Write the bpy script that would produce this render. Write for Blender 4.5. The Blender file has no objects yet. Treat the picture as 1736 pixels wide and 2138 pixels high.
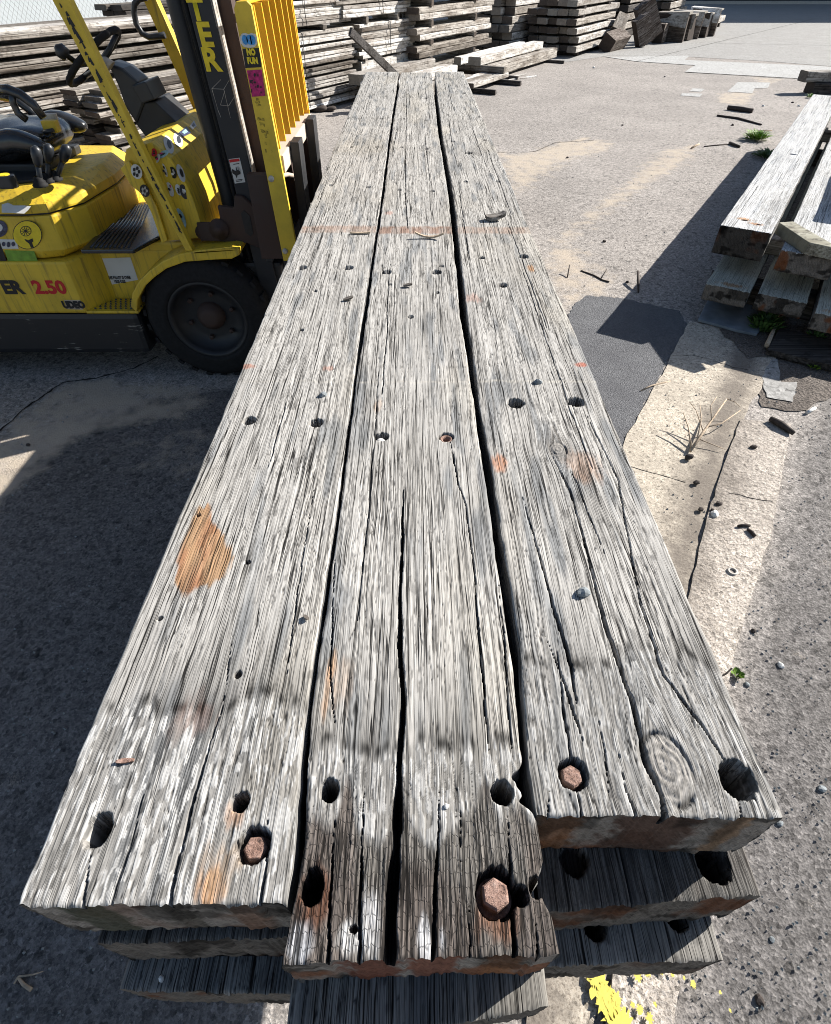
import bpy, bmesh, math, random
import numpy as np
from mathutils import Vector, Matrix
random.seed(7)
R = math.radians
scene = bpy.context.scene

# ------------------------------------------------------------------ camera
F_, CX, CY, HC = 1180.0, 868.0, 1069.0, 1.73      # survey of the photograph at 1736 x 2138
TH = math.atan(1158 / F_); CT, ST = math.cos(TH), math.sin(TH)
cam_d = bpy.data.cameras.new('camera'); cam = bpy.data.objects.new('camera', cam_d)
scene.collection.objects.link(cam); scene.camera = cam
cam.location = (0, 0, HC); cam.rotation_euler = (math.pi / 2 - TH, 0, 0)
cam_d.sensor_fit = 'VERTICAL'; cam_d.sensor_height = 24.0
cam_d.lens = 24.0 * F_ / 2138.0
cam_d.clip_start = 0.02; cam_d.clip_end = 600

# ------------------------------------------------------------------ light
SUN = Vector((1.45, 0.75, 1.0)).normalized()
elev = math.asin(SUN.z); azim = math.atan2(SUN.x, SUN.y)
w = bpy.data.worlds.new('World'); scene.world = w; w.use_nodes = True
nt = w.node_tree; nt.nodes.clear()
sky = nt.nodes.new('ShaderNodeTexSky'); sky.sky_type = 'NISHITA'; sky.sun_disc = False
sky.sun_elevation = elev; sky.sun_rotation = azim
bg = nt.nodes.new('ShaderNodeBackground'); bg.inputs['Strength'].default_value = 0.055
wo = nt.nodes.new('ShaderNodeOutputWorld')
nt.links.new(sky.outputs[0], bg.inputs[0]); nt.links.new(bg.outputs[0], wo.inputs[0])
sd = bpy.data.lights.new('sun', 'SUN'); sd.energy = 4.6; sd.angle = R(0.53); sd.color = (1.0, 0.955, 0.89)
so = bpy.data.objects.new('sun', sd); scene.collection.objects.link(so)
so.rotation_euler = SUN.to_track_quat('Z', 'Y').to_euler(); so.location = (8, 5, 9)
vs = scene.view_settings
vs.view_transform = 'Standard'; vs.look = 'None'; vs.gamma = 1.0; vs.use_curve_mapping = False
vs.exposure = 1.25
scene.cycles.max_bounces = 6; scene.cycles.diffuse_bounces = 3; scene.cycles.glossy_bounces = 3
scene.cycles.use_denoising = True; scene.cycles.denoiser = 'OPENIMAGEDENOISE'; scene.cycles.denoising_prefilter = 'ACCURATE'; scene.cycles.denoising_input_passes = 'RGB_ALBEDO_NORMAL'; scene.cycles.pixel_filter_type = 'BLACKMAN_HARRIS'; scene.cycles.filter_width = 1.0
scene.cycles.caustics_reflective = False; scene.cycles.caustics_refractive = False

# ------------------------------------------------------------------ survey helpers: a sight line met with a known plane
def ray(x, y):
    u = (x - CX) / F_; v = (y - CY) / F_
    return Vector((u, CT - v * ST, -ST - v * CT))
def PZ(x, y, Z=0.0):
    r = ray(x, y); t = (Z - HC) / r.z
    return Vector((r.x * t, r.y * t, Z))
def PY(x, y, Y):
    r = ray(x, y); t = Y / r.y
    return Vector((r.x * t, Y, HC + r.z * t))
PH = R(30); AX = Vector((math.sin(PH), math.cos(PH), 0)); BX = Vector((math.cos(PH), -math.sin(PH), 0))
def ABZ(a, b, z): return Vector((a * AX.x + b * BX.x, a * AX.y + b * BX.y, z))

# ------------------------------------------------------------------ numpy noise
def _h(ix, iy, s):
    n = (ix.astype(np.int64) * 374761393 + iy.astype(np.int64) * 668265263 + s * 1442695041) & 0xFFFFFFFF
    n = ((n ^ (n >> 13)) * 1274126177) & 0xFFFFFFFF
    n = ((n ^ (n >> 16)) * 2246822519) & 0xFFFFFFFF
    return ((n ^ (n >> 15)) & 0xFFFFFF) / float(0xFFFFFF)
def vn(x, y, s=0):
    ix = np.floor(x); iy = np.floor(y); fx = x - ix; fy = y - iy
    fx = fx * fx * fx * (fx * (fx * 6 - 15) + 10); fy = fy * fy * fy * (fy * (fy * 6 - 15) + 10)
    a = _h(ix, iy, s); b = _h(ix + 1, iy, s); c = _h(ix, iy + 1, s); d = _h(ix + 1, iy + 1, s)
    return ((a + (b - a) * fx) * (1 - fy) + (c + (d - c) * fx) * fy) * 2 - 1
def fbm(x, y, s=0, o=3):
    t = 0; am = 1; n = 0
    for k in range(o):
        t = t + am * vn(x * 2 ** k, y * 2 ** k, s + 31 * k); n += am; am *= .5
    return t / n
def sst(a, b, x):
    t = np.clip((x - a) / (b - a), 0, 1); return t * t * (3 - 2 * t)

# ------------------------------------------------------------------ object helpers
def link(o): scene.collection.objects.link(o); return o
def tag(o, label=None, cat=None, group=None, kind=None):
    if label: o['label'] = label
    if cat: o['category'] = cat
    if group: o['group'] = group
    if kind or label: o['kind'] = kind or 'thing'
    return o
def empty(name, loc, label, cat, group=None, rz=0):
    o = bpy.data.objects.new(name, None); link(o); o.location = loc; o.rotation_euler = (0, 0, rz)
    o.empty_display_size = .1
    return tag(o, label, cat, group)
def root_loc(p):
    v = Vector((0, 0, 0))
    while p is not None: v += p.location; p = p.parent
    return v
def grid_mesh(name, P, quads, mat, cols=None, attrs=None, smooth=True):
    me = bpy.data.meshes.new(name); n = len(P); q = len(quads)
    me.vertices.add(n); me.vertices.foreach_set('co', np.ascontiguousarray(P, dtype=np.float32).ravel())
    me.loops.add(q * 4); me.loops.foreach_set('vertex_index', np.ascontiguousarray(quads, dtype=np.int32).ravel())
    me.polygons.add(q); me.polygons.foreach_set('loop_start', np.arange(0, q * 4, 4, dtype=np.int32))
    me.polygons.foreach_set('loop_total', np.full(q, 4, dtype=np.int32))
    me.polygons.foreach_set('use_smooth', np.full(q, smooth, dtype=bool))
    me.update(calc_edges=True)
    if cols is not None:
        at = me.color_attributes.new('Col', 'FLOAT_COLOR', 'POINT')
        c = np.ones((n, 4), dtype=np.float32); c[:, :3] = cols
        at.data.foreach_set('color', c.ravel())
    for k, v in (attrs or {}).items():
        a = me.attributes.new(k, 'FLOAT', 'POINT'); a.data.foreach_set('value', np.ascontiguousarray(v, dtype=np.float32).ravel())
    me.materials.append(mat)
    return me

class MB:
    """collects shapes in world coordinates; build() links them as ONE mesh object"""
    def __init__(s): s.v = []; s.f = []; s.sm = []
    def add(s, vs_, fs, smooth=False):
        o = len(s.v); s.v += [Vector(p) for p in vs_]
        s.f += [[i + o for i in f] for f in fs]; s.sm += [smooth] * len(fs); return s
    def box(s, x0, x1, y0, y1, z0, z1, M=None):
        p = [Vector((x, y, z)) for z in (z0, z1) for y in (y0, y1) for x in (x0, x1)]
        if M: p = [M @ q for q in p]
        return s.add(p, [(0, 2, 3, 1), (4, 5, 7, 6), (0, 1, 5, 4), (2, 6, 7, 3), (0, 4, 6, 2), (1, 3, 7, 5)])
    def prism(s, poly, y0, y1, fn=None, smooth=False):
        """poly of (x,z) extruded along y"""
        n = len(poly)
        fn = fn or (lambda a, b, c: (a, c, b))
        p = [fn(x, z, y0) for x, z in poly] + [fn(x, z, y1) for x, z in poly]
        s.add(p[:n] + p[n:], [list(range(n))[::-1], list(range(n, 2 * n))])
        s.add(p, [[i, (i + 1) % n, n + (i + 1) % n, n + i] for i in range(n)], smooth)
        return s
    def plan(s, poly, z0, z1, top=None):
        n = len(poly); top = top or poly
        p = [(x, y, z0) for x, y in poly] + [(x, y, z1) for x, y in top]
        return s.add(p, [list(range(n))[::-1], list(range(n, 2 * n))] + [[i, (i + 1) % n, n + (i + 1) % n, n + i] for i in range(n)])
    def tube(s, pts, r, n=10, cap=True):
        pts = [Vector(p) for p in pts]; rs = r if isinstance(r, (list, tuple)) else [r] * len(pts)
        P = []; up = None
        for i, p in enumerate(pts):
            t = (pts[min(i + 1, len(pts) - 1)] - pts[max(i - 1, 0)]).normalized()
            if up is None: up = t.orthogonal().normalized()
            up = (up - t * up.dot(t)).normalized(); sd_ = t.cross(up)
            P += [p + (up * math.cos(2 * math.pi * k / n) + sd_ * math.sin(2 * math.pi * k / n)) * rs[i] for k in range(n)]
        fs = [[i * n + k, i * n + (k + 1) % n, (i + 1) * n + (k + 1) % n, (i + 1) * n + k] for i in range(len(pts) - 1) for k in range(n)]
        s.add(P, fs, True)
        if cap:
            s.add(P[:n], [list(range(n))[::-1]]); s.add(P[-n:], [list(range(n))])
        return s
    def lathe(s, prof, c, ax='y', n=40, smooth=True):
        """prof of (offset along axis, radius)"""
        P = []
        for d, r in prof:
            for k in range(n):
                a = 2 * math.pi * k / n; q = (math.cos(a) * r, math.sin(a) * r)
                P.append(Vector(c) + (Vector((q[0], d, q[1])) if ax == 'y' else Vector((q[0], q[1], d)) if ax == 'z' else Vector((d, q[0], q[1]))))
        return s.add(P, [[i * n + k, i * n + (k + 1) % n, (i + 1) * n + (k + 1) % n, (i + 1) * n + k] for i in range(len(prof) - 1) for k in range(n)], smooth)
    def quad(s, a, b, c, d): return s.add([a, b, c, d], [(0, 1, 2, 3)])
    def build(s, name, mat, parent=None, bevel=0, label=None, seg=2):
        rl = root_loc(parent)
        me = bpy.data.meshes.new(name)
        me.from_pydata([tuple(p - rl) for p in s.v], [], s.f)
        me.polygons.foreach_set('use_smooth', np.array(s.sm, dtype=bool))
        bm = bmesh.new(); bm.from_mesh(me); bmesh.ops.remove_doubles(bm, verts=bm.verts, dist=1e-5)
        bmesh.ops.recalc_face_normals(bm, faces=bm.faces)
        if bevel:
            es = [e for e in bm.edges if len(e.link_faces) == 2 and e.calc_face_angle(0) > .5]
            if es: bmesh.ops.bevel(bm, geom=es, offset=bevel, segments=seg, profile=.6, affect='EDGES', clamp_overlap=True)
        bm.to_mesh(me); bm.free(); me.update()
        me.materials.append(mat)
        o = bpy.data.objects.new(name, me); link(o)
        if parent: o.parent = parent
        if label: o['label'] = label
        return o

def text_part(name, body, size, org, xd, yd, mat, parent, bold=0.0, sx=1.0):
    cu = bpy.data.curves.new(name, 'FONT'); cu.body = body; cu.size = size; cu.offset = bold
    cu.align_x = 'CENTER'; cu.align_y = 'CENTER'; cu.resolution_u = 3
    t = bpy.data.objects.new('tmp', cu); link(t)
    dg = bpy.context.evaluated_depsgraph_get(); dg.update()
    me = bpy.data.meshes.new_from_object(t.evaluated_get(dg))
    bpy.data.objects.remove(t); bpy.data.curves.remove(cu)
    rl = root_loc(parent); xd = Vector(xd).normalized(); yd = Vector(yd).normalized(); org = Vector(org)
    for v in me.vertices: v.co = org + xd * (v.co.x * sx) + yd * v.co.y - rl
    me.materials.clear(); me.materials.append(mat); me.name = name
    o = bpy.data.objects.new(name, me); link(o); o.parent = parent
    return o

# ------------------------------------------------------------------ materials
def new_mat(name):
    m = bpy.data.materials.new(name); m.use_nodes = True; t = m.node_tree
    b = t.nodes['Principled BSDF']; return m, t, b
def N(t, typ, **kw):
    n = t.nodes.new(typ)
    for k, v in kw.items():
        if k in n.inputs: n.inputs[k].default_value = v
        else: setattr(n, k, v)
    return n
def noise(t, vec, scale, detail=3, rough=.55, dist=0):
    n = N(t, 'ShaderNodeTexNoise'); n.inputs['Scale'].default_value = scale; n.inputs['Detail'].default_value = detail
    n.inputs['Roughness'].default_value = rough; n.inputs['Distortion'].default_value = dist
    if vec is not None: t.links.new(vec, n.inputs['Vector'])
    return n
def ramp(t, fac, stops):
    r = N(t, 'ShaderNodeValToRGB'); el = r.color_ramp.elements
    while len(el) < len(stops): el.new(.5)
    for e, (p, c) in zip(el, stops):
        e.position = p; e.color = (c[0], c[1], c[2], 1) if isinstance(c, (tuple, list)) else (c, c, c, 1)
    t.links.new(fac, r.inputs[0]); return r
def mix(t, fac, a, b, mode='MIX'):
    n = N(t, 'ShaderNodeMix', data_type='RGBA', blend_type=mode)
    for sock, v in ((n.inputs[0], fac), (n.inputs[6], a), (n.inputs[7], b)):
        if hasattr(v, 'links'): t.links.new(v, sock)
        elif isinstance(v, (tuple, list)): sock.default_value = (v[0], v[1], v[2], 1)
        else: sock.default_value = v
    return n.outputs[2]
def mapping(t, scale, coord='Object'):
    tc = N(t, 'ShaderNodeTexCoord'); mp = N(t, 'ShaderNodeMapping'); mp.inputs['Scale'].default_value = scale
    t.links.new(tc.outputs[coord], mp.inputs[0]); return mp.outputs[0]
def bump(t, b, h, strength=.5, dist=.005):
    n = N(t, 'ShaderNodeBump'); n.inputs['Strength'].default_value = strength; n.inputs['Distance'].default_value = dist
    t.links.new(h, n.inputs['Height']); t.links.new(n.outputs[0], b.inputs['Normal']); return n

def mat_attr_wood():
    """grain coordinate 'g' and base colour 'Col' come with the plank; the finest checks are drawn here"""
    m, t, b = new_mat('weathered_timber_detail')
    a = N(t, 'ShaderNodeAttribute'); a.attribute_name = 'Col'
    ga = N(t, 'ShaderNodeAttribute'); ga.attribute_name = 'g'; fl = N(t, 'ShaderNodeAttribute'); fl.attribute_name = 'grainy'
    ge = N(t, 'ShaderNodeNewGeometry'); sp = N(t, 'ShaderNodeSeparateXYZ'); t.links.new(ge.outputs['Position'], sp.inputs[0])
    def gn(kg, ky, kz, det, rough=.5):
        c = N(t, 'ShaderNodeCombineXYZ')
        for i, (src, k) in enumerate(((ga.outputs['Fac'], kg), (sp.outputs[1], ky), (sp.outputs[2], kz))):
            mu = N(t, 'ShaderNodeMath', operation='MULTIPLY'); t.links.new(src, mu.inputs[0]); mu.inputs[1].default_value = k; t.links.new(mu.outputs[0], c.inputs[i])
        return noise(t, c.outputs[0], 1.0, det, rough)
    def lines(n, w0, w1):
        s_ = N(t, 'ShaderNodeMath', operation='SUBTRACT'); t.links.new(n.outputs[0], s_.inputs[0]); s_.inputs[1].default_value = .5
        ab = N(t, 'ShaderNodeMath', operation='ABSOLUTE'); t.links.new(s_.outputs[0], ab.inputs[0])
        return ramp(t, ab.outputs[0], [(w0, 0), (w1, 1)]).outputs[0]
    n1 = gn(300, 2.6, 30, 2, .5); l1 = lines(n1, .010, .042)
    n2 = gn(135, 1.15, 12, 2, .5); l2 = lines(n2, .008, .024)
    n3 = gn(620, 22, 160, 3, .6); n4 = gn(210, 1.8, 20, 3, .6); n5 = gn(26, 2.0, 5, 3, .6)
    m1 = ramp(t, n5.outputs[0], [(.36, .35), (.56, 1)]).outputs[0]
    c = mix(t, 1.0, a.outputs[0], ramp(t, n4.outputs[0], [(.3, .74), (.5, .98), (.68, 1.12)]).outputs[0], 'MULTIPLY')
    c = mix(t, .8, c, ramp(t, n3.outputs[0], [(.34, .62), (.5, 1.0), (.64, 1.10)]).outputs[0], 'MULTIPLY')
    i1 = mix(t, 1.0, mix(t, m1, (1, 1, 1), l1), (.80, .80, .80), 'MULTIPLY'); i1 = mix(t, 1.0, i1, (.20, .20, .20), 'ADD'); i12 = mix(t, 1.0, i1, l2, 'MULTIPLY')
    i12 = mix(t, fl.outputs['Fac'], (1, 1, 1), i12)
    dk = mix(t, i12, (.065, .064, .064), (1, 1, 1))
    c = mix(t, 1.0, c, dk, 'MULTIPLY')
    ra = N(t, 'ShaderNodeAttribute'); ra.attribute_name = 'rot'
    cv = N(t, 'ShaderNodeCombineXYZ')
    for i, (src, k) in enumerate(((ga.outputs['Fac'], 250), (sp.outputs[1], 75), (sp.outputs[2], 40))):
        mu = N(t, 'ShaderNodeMath', operation='MULTIPLY'); t.links.new(src, mu.inputs[0]); mu.inputs[1].default_value = k; t.links.new(mu.outputs[0], cv.inputs[i])
    ve = N(t, 'ShaderNodeTexVoronoi', feature='DISTANCE_TO_EDGE'); ve.inputs['Scale'].default_value = 1; ve.inputs['Randomness'].default_value = .55; t.links.new(cv.outputs[0], ve.inputs['Vector'])
    vl = ramp(t, ve.outputs['Distance'], [(.01, 0), (.07, 1)]).outputs[0]; vl = mix(t, .62, (1, 1, 1), vl); n6 = gn(210, 6, 10, 2, .5); vl = mix(t, 1.0, vl, lines(n6, .02, .06), 'MULTIPLY'); vl = mix(t, ra.outputs['Fac'], (1, 1, 1), vl)
    c = mix(t, 1.0, c, mix(t, vl, (.10, .10, .10), (1, 1, 1)), 'MULTIPLY'); i12 = mix(t, 1.0, i12, vl, 'MULTIPLY')
    t.links.new(c, b.inputs['Base Color']); b.inputs['Roughness'].default_value = .9
    b.inputs['Specular IOR Level'].default_value = .12
    ad = mix(t, .3, i12, n3.outputs[0]); bump(t, b, ad, .7, .0016); return m
def mat_wood(name, lo, mid, hi, endc=None, rust=0.0):
    """board running along local X"""
    m, t, b = new_mat(name)
    oi = N(t, 'ShaderNodeObjectInfo'); tc = N(t, 'ShaderNodeTexCoord')
    off = N(t, 'ShaderNodeVectorMath', operation='MULTIPLY_ADD')
    cmb = N(t, 'ShaderNodeCombineXYZ')
    for i in range(3): t.links.new(oi.outputs['Random'], cmb.inputs[i])
    t.links.new(cmb.outputs[0], off.inputs[0]); off.inputs[1].default_value = (37, 19, 53); t.links.new(tc.outputs['Object'], off.inputs[2])
    mp = N(t, 'ShaderNodeMapping'); mp.inputs['Scale'].default_value = (2.2, 90, 90); t.links.new(off.outputs[0], mp.inputs[0])
    n = noise(t, mp.outputs[0], 1.0, 5, .65, .3)
    mp2 = N(t, 'ShaderNodeMapping'); mp2.inputs['Scale'].default_value = (1.6, 7, 7); t.links.new(off.outputs[0], mp2.inputs[0])
    n2 = noise(t, mp2.outputs[0], 1.0, 4, .6)
    mp3 = N(t, 'ShaderNodeMapping'); mp3.inputs['Scale'].default_value = (14, 18, 18); t.links.new(off.outputs[0], mp3.inputs[0])
    n3 = noise(t, mp3.outputs[0], 1.0, 5, .7)
    r = ramp(t, n.outputs[0], [(.34, lo), (.47, mid), (.62, hi)])
    r2 = ramp(t, n2.outputs[0], [(.33, (.42, .37, .33)), (.55, (1, 1, 1)), (.75, (1.12, 1.12, 1.14))])
    r3 = ramp(t, n3.outputs[0], [(.36, (.25, .23, .22)), (.48, (1, 1, 1))])
    c = mix(t, .9, r.outputs[0], r2.outputs[0], 'MULTIPLY'); c = mix(t, .75, c, r3.outputs[0], 'MULTIPLY')
    rr = ramp(t, oi.outputs['Random'], [(0, (.38, .35, .32)), (.3, (.72, .69, .65)), (.7, (.98, .96, .93)), (1, (1.12, 1.12, 1.11))])
    c = mix(t, 1.0, c, rr.outputs[0], 'MULTIPLY')
    if rust:
        n4 = noise(t, tc.outputs['Object'], 3.1, 3); r4 = ramp(t, n4.outputs[0], [(.62, 0), (.72, rust)])
        c = mix(t, r4.outputs[0], c, (.22, .085, .03))
    if endc:
        g = N(t, 'ShaderNodeNewGeometry'); vt = N(t, 'ShaderNodeVectorTransform', vector_type='NORMAL', convert_from='WORLD', convert_to='OBJECT')
        t.links.new(g.outputs['True Normal'], vt.inputs[0]); sp = N(t, 'ShaderNodeSeparateXYZ'); t.links.new(vt.outputs[0], sp.inputs[0])
        ab = N(t, 'ShaderNodeMath', operation='ABSOLUTE'); t.links.new(sp.outputs[0], ab.inputs[0])
        gt = N(t, 'ShaderNodeMath', operation='GREATER_THAN'); t.links.new(ab.outputs[0], gt.inputs[0]); gt.inputs[1].default_value = .8
        ec = mix(t, n3.outputs[0], tuple(x * .35 for x in endc), tuple(x * 1.5 for x in endc))
        c = mix(t, gt.outputs[0], c, ec)
    t.links.new(c, b.inputs['Base Color']); b.inputs['Roughness'].default_value = .9; b.inputs['Specular IOR Level'].default_value = .2
    bump(t, b, n.outputs[0], .6, .004); return m
def mat_paint(name, col, dirt=(.06, .05, .035), amt=.5, rough=.45, chips=None, scale=6, metal=0, streak=False):
    m, t, b = new_mat(name)
    tc = N(t, 'ShaderNodeTexCoord'); g = N(t, 'ShaderNodeNewGeometry')
    n = noise(t, g.outputs['Position'], scale, 6, .65); n2 = noise(t, g.outputs['Position'], scale * 7, 4, .7)
    r = ramp(t, n.outputs[0], [(.42, 0), (.75, amt)])
    c = mix(t, r.outputs[0], col, tuple(.5 * (x + y) for x, y in zip(col, dirt)))
    if streak:
        mp = N(t, 'ShaderNodeMapping'); mp.inputs['Scale'].default_value = (60, 60, 4); t.links.new(g.outputs['Position'], mp.inputs[0])
        ns = noise(t, mp.outputs[0], 1, 4, .6); rs = ramp(t, ns.outputs[0], [(.52, 0), (.68, .55)]); c = mix(t, rs.outputs[0], c, dirt)
    r2 = ramp(t, n2.outputs[0], [(.62, 0), (.7, .8)])
    mul = N(t, 'ShaderNodeMath', operation='MULTIPLY'); t.links.new(r2.outputs[0], mul.inputs[0]); t.links.new(r.outputs[0], mul.inputs[1])
    c = mix(t, mul.outputs[0], c, chips or dirt)
    t.links.new(c, b.inputs['Base Color']); b.inputs['Metallic'].default_value = metal
    rg = ramp(t, n.outputs[0], [(.3, rough), (.8, min(1, rough + .3))]); t.links.new(rg.outputs[0], b.inputs['Roughness'])
    bump(t, b, n2.outputs[0], .15, .002); return m
def mat_flat(name, col, rough=.6, spec=.4, var=.25, sc=40):
    m, t, b = new_mat(name); g = N(t, 'ShaderNodeNewGeometry'); n = noise(t, g.outputs['Position'], sc, 4)
    r = ramp(t, n.outputs[0], [(.3, tuple(x * (1 - var) for x in col)), (.7, tuple(min(1, x * (1 + var)) for x in col))])
    t.links.new(r.outputs[0], b.inputs['Base Color']); b.inputs['Roughness'].default_value = rough; b.inputs['Specular IOR Level'].default_value = spec
    return m
def mat_scratched():
    m, t, b = new_mat('scraped_black_paint'); g = N(t, 'ShaderNodeNewGeometry')
    mp = N(t, 'ShaderNodeMapping'); mp.inputs['Scale'].default_value = (5, 20, 120); t.links.new(g.outputs['Position'], mp.inputs[0])
    n = noise(t, mp.outputs[0], 1, 5, .7); n2 = noise(t, g.outputs['Position'], 9, 3)
    mu = N(t, 'ShaderNodeMath', operation='MULTIPLY'); t.links.new(n.outputs[0], mu.inputs[0]); t.links.new(n2.outputs[0], mu.inputs[1])
    r = ramp(t, mu.outputs[0], [(.32, (.008, .009, .012)), (.36, (.03, .028, .026)), (.385, (.3, .29, .27))])
    t.links.new(r.outputs[0], b.inputs['Base Color']); b.inputs['Roughness'].default_value = .5; return m
def mat_rust():
    m, t, b = new_mat('rusty_steel'); g = N(t, 'ShaderNodeNewGeometry')
    n = noise(t, g.outputs['Position'], 90, 5, .7); n2 = noise(t, g.outputs['Position'], 420, 3, .6)
    r = ramp(t, n.outputs[0], [(.3, (.05, .028, .022)), (.45, (.20, .115, .085)), (.58, (.30, .19, .15)), (.75, (.40, .29, .24))])
    c = mix(t, .5, r.outputs[0], n2.outputs[0], 'OVERLAY')
    t.links.new(c, b.inputs['Base Color']); b.inputs['Roughness'].default_value = .8; bump(t, b, n.outputs[0], 1.0, .004); return m
def mat_ground():
    m, t, b = new_mat('old_asphalt'); g = N(t, 'ShaderNodeNewGeometry'); pos = g.outputs['Position']
    sa = N(t, 'ShaderNodeAttribute'); sa.attribute_name = 'sand'
    ta = N(t, 'ShaderNodeAttribute'); ta.attribute_name = 'tone'
    vo = N(t, 'ShaderNodeTexVoronoi'); vo.inputs['Scale'].default_value = 125; t.links.new(pos, vo.inputs['Vector'])
    vo2 = N(t, 'ShaderNodeTexVoronoi'); vo2.inputs['Scale'].default_value = 48; t.links.new(pos, vo2.inputs['Vector'])
    n1 = noise(t, pos, 1.1, 5, .6); n2 = noise(t, pos, 210, 4, .75); n3 = noise(t, pos, 7, 5, .65)
    st = ramp(t, vo.outputs['Color'], [(.1, .45), (.5, .9), (.8, 1.1), (.97, 1.5)])
    v3 = N(t, 'ShaderNodeTexVoronoi'); v3.inputs['Scale'].default_value = 82; t.links.new(pos, v3.inputs['Vector'])
    v4 = N(t, 'ShaderNodeTexVoronoi'); v4.inputs['Scale'].default_value = 36; t.links.new(pos, v4.inputs['Vector'])
    grit = ramp(t, n2.outputs[0], [(.3, .5), (.5, 1.0), (.7, 1.3)])
    n4 = noise(t, pos, 46, 5, .85); n5 = noise(t, pos, 19, 5, .7)
    sp3 = ramp(t, v3.outputs['Color'], [(.08, .42), (.25, .9), (.7, 1.05), (.95, 1.3)]); sp4 = ramp(t, v4.outputs['Color'], [(.10, .45), (.22, .95), (.9, 1.12)])
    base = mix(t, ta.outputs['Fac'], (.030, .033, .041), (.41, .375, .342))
    c = mix(t, .8, base, st.outputs[0], 'MULTIPLY'); c = mix(t, .75, c, grit.outputs[0], 'MULTIPLY')
    c = mix(t, .85, c, ramp(t, n4.outputs[0], [(.37, .45), (.47, .98), (.60, 1.15)]).outputs[0], 'MULTIPLY'); c = mix(t, .6, c, ramp(t, n5.outputs[0], [(.32, .45), (.46, 1.0), (.65, 1.25)]).outputs[0], 'MULTIPLY')
    c = mix(t, .85, c, sp3.outputs[0], 'MULTIPLY'); c = mix(t, .7, c, sp4.outputs[0], 'MULTIPLY')
    big = ramp(t, n1.outputs[0], [(.3, .8), (.7, 1.12)]); c = mix(t, .8, c, big.outputs[0], 'MULTIPLY')
    # worn, sandy places
    sub = N(t, 'ShaderNodeMath', operation='ADD'); t.links.new(sa.outputs['Fac'], sub.inputs[0])
    k = N(t, 'ShaderNodeMath', operation='MULTIPLY_ADD'); t.links.new(n3.outputs[0], k.inputs[0]); k.inputs[1].default_value = 2.2; k.inputs[2].default_value = -1.1
    t.links.new(k.outputs[0], sub.inputs[1])
    k2 = N(t, 'ShaderNodeMath', operation='MULTIPLY_ADD'); t.links.new(n2.outputs[0], k2.inputs[0]); k2.inputs[1].default_value = 1.6; k2.inputs[2].default_value = -.8
    sub2 = N(t, 'ShaderNodeMath', operation='ADD'); t.links.new(sub.outputs[0], sub2.inputs[0]); t.links.new(k2.outputs[0], sub2.inputs[1])
    sr = ramp(t, sub2.outputs[0], [(.40, 0), (.95, .88)])
    sg = ramp(t, n2.outputs[0], [(.34, (.13, .11, .09)), (.46, (.42, .355, .28)), (.7, (.56, .485, .395))])
    c = mix(t, sr.outputs[0], c, sg.outputs[0])
    t.links.new(c, b.inputs['Base Color']); b.inputs['Roughness'].default_value = .92; b.inputs['Specular IOR Level'].default_value = .2
    ad = N(t, 'ShaderNodeMath', operation='ADD'); t.links.new(vo.outputs['Distance'], ad.inputs[0]); t.links.new(n2.outputs[0], ad.inputs[1])
    bump(t, b, ad.outputs[0], .6, .003); return m
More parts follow.
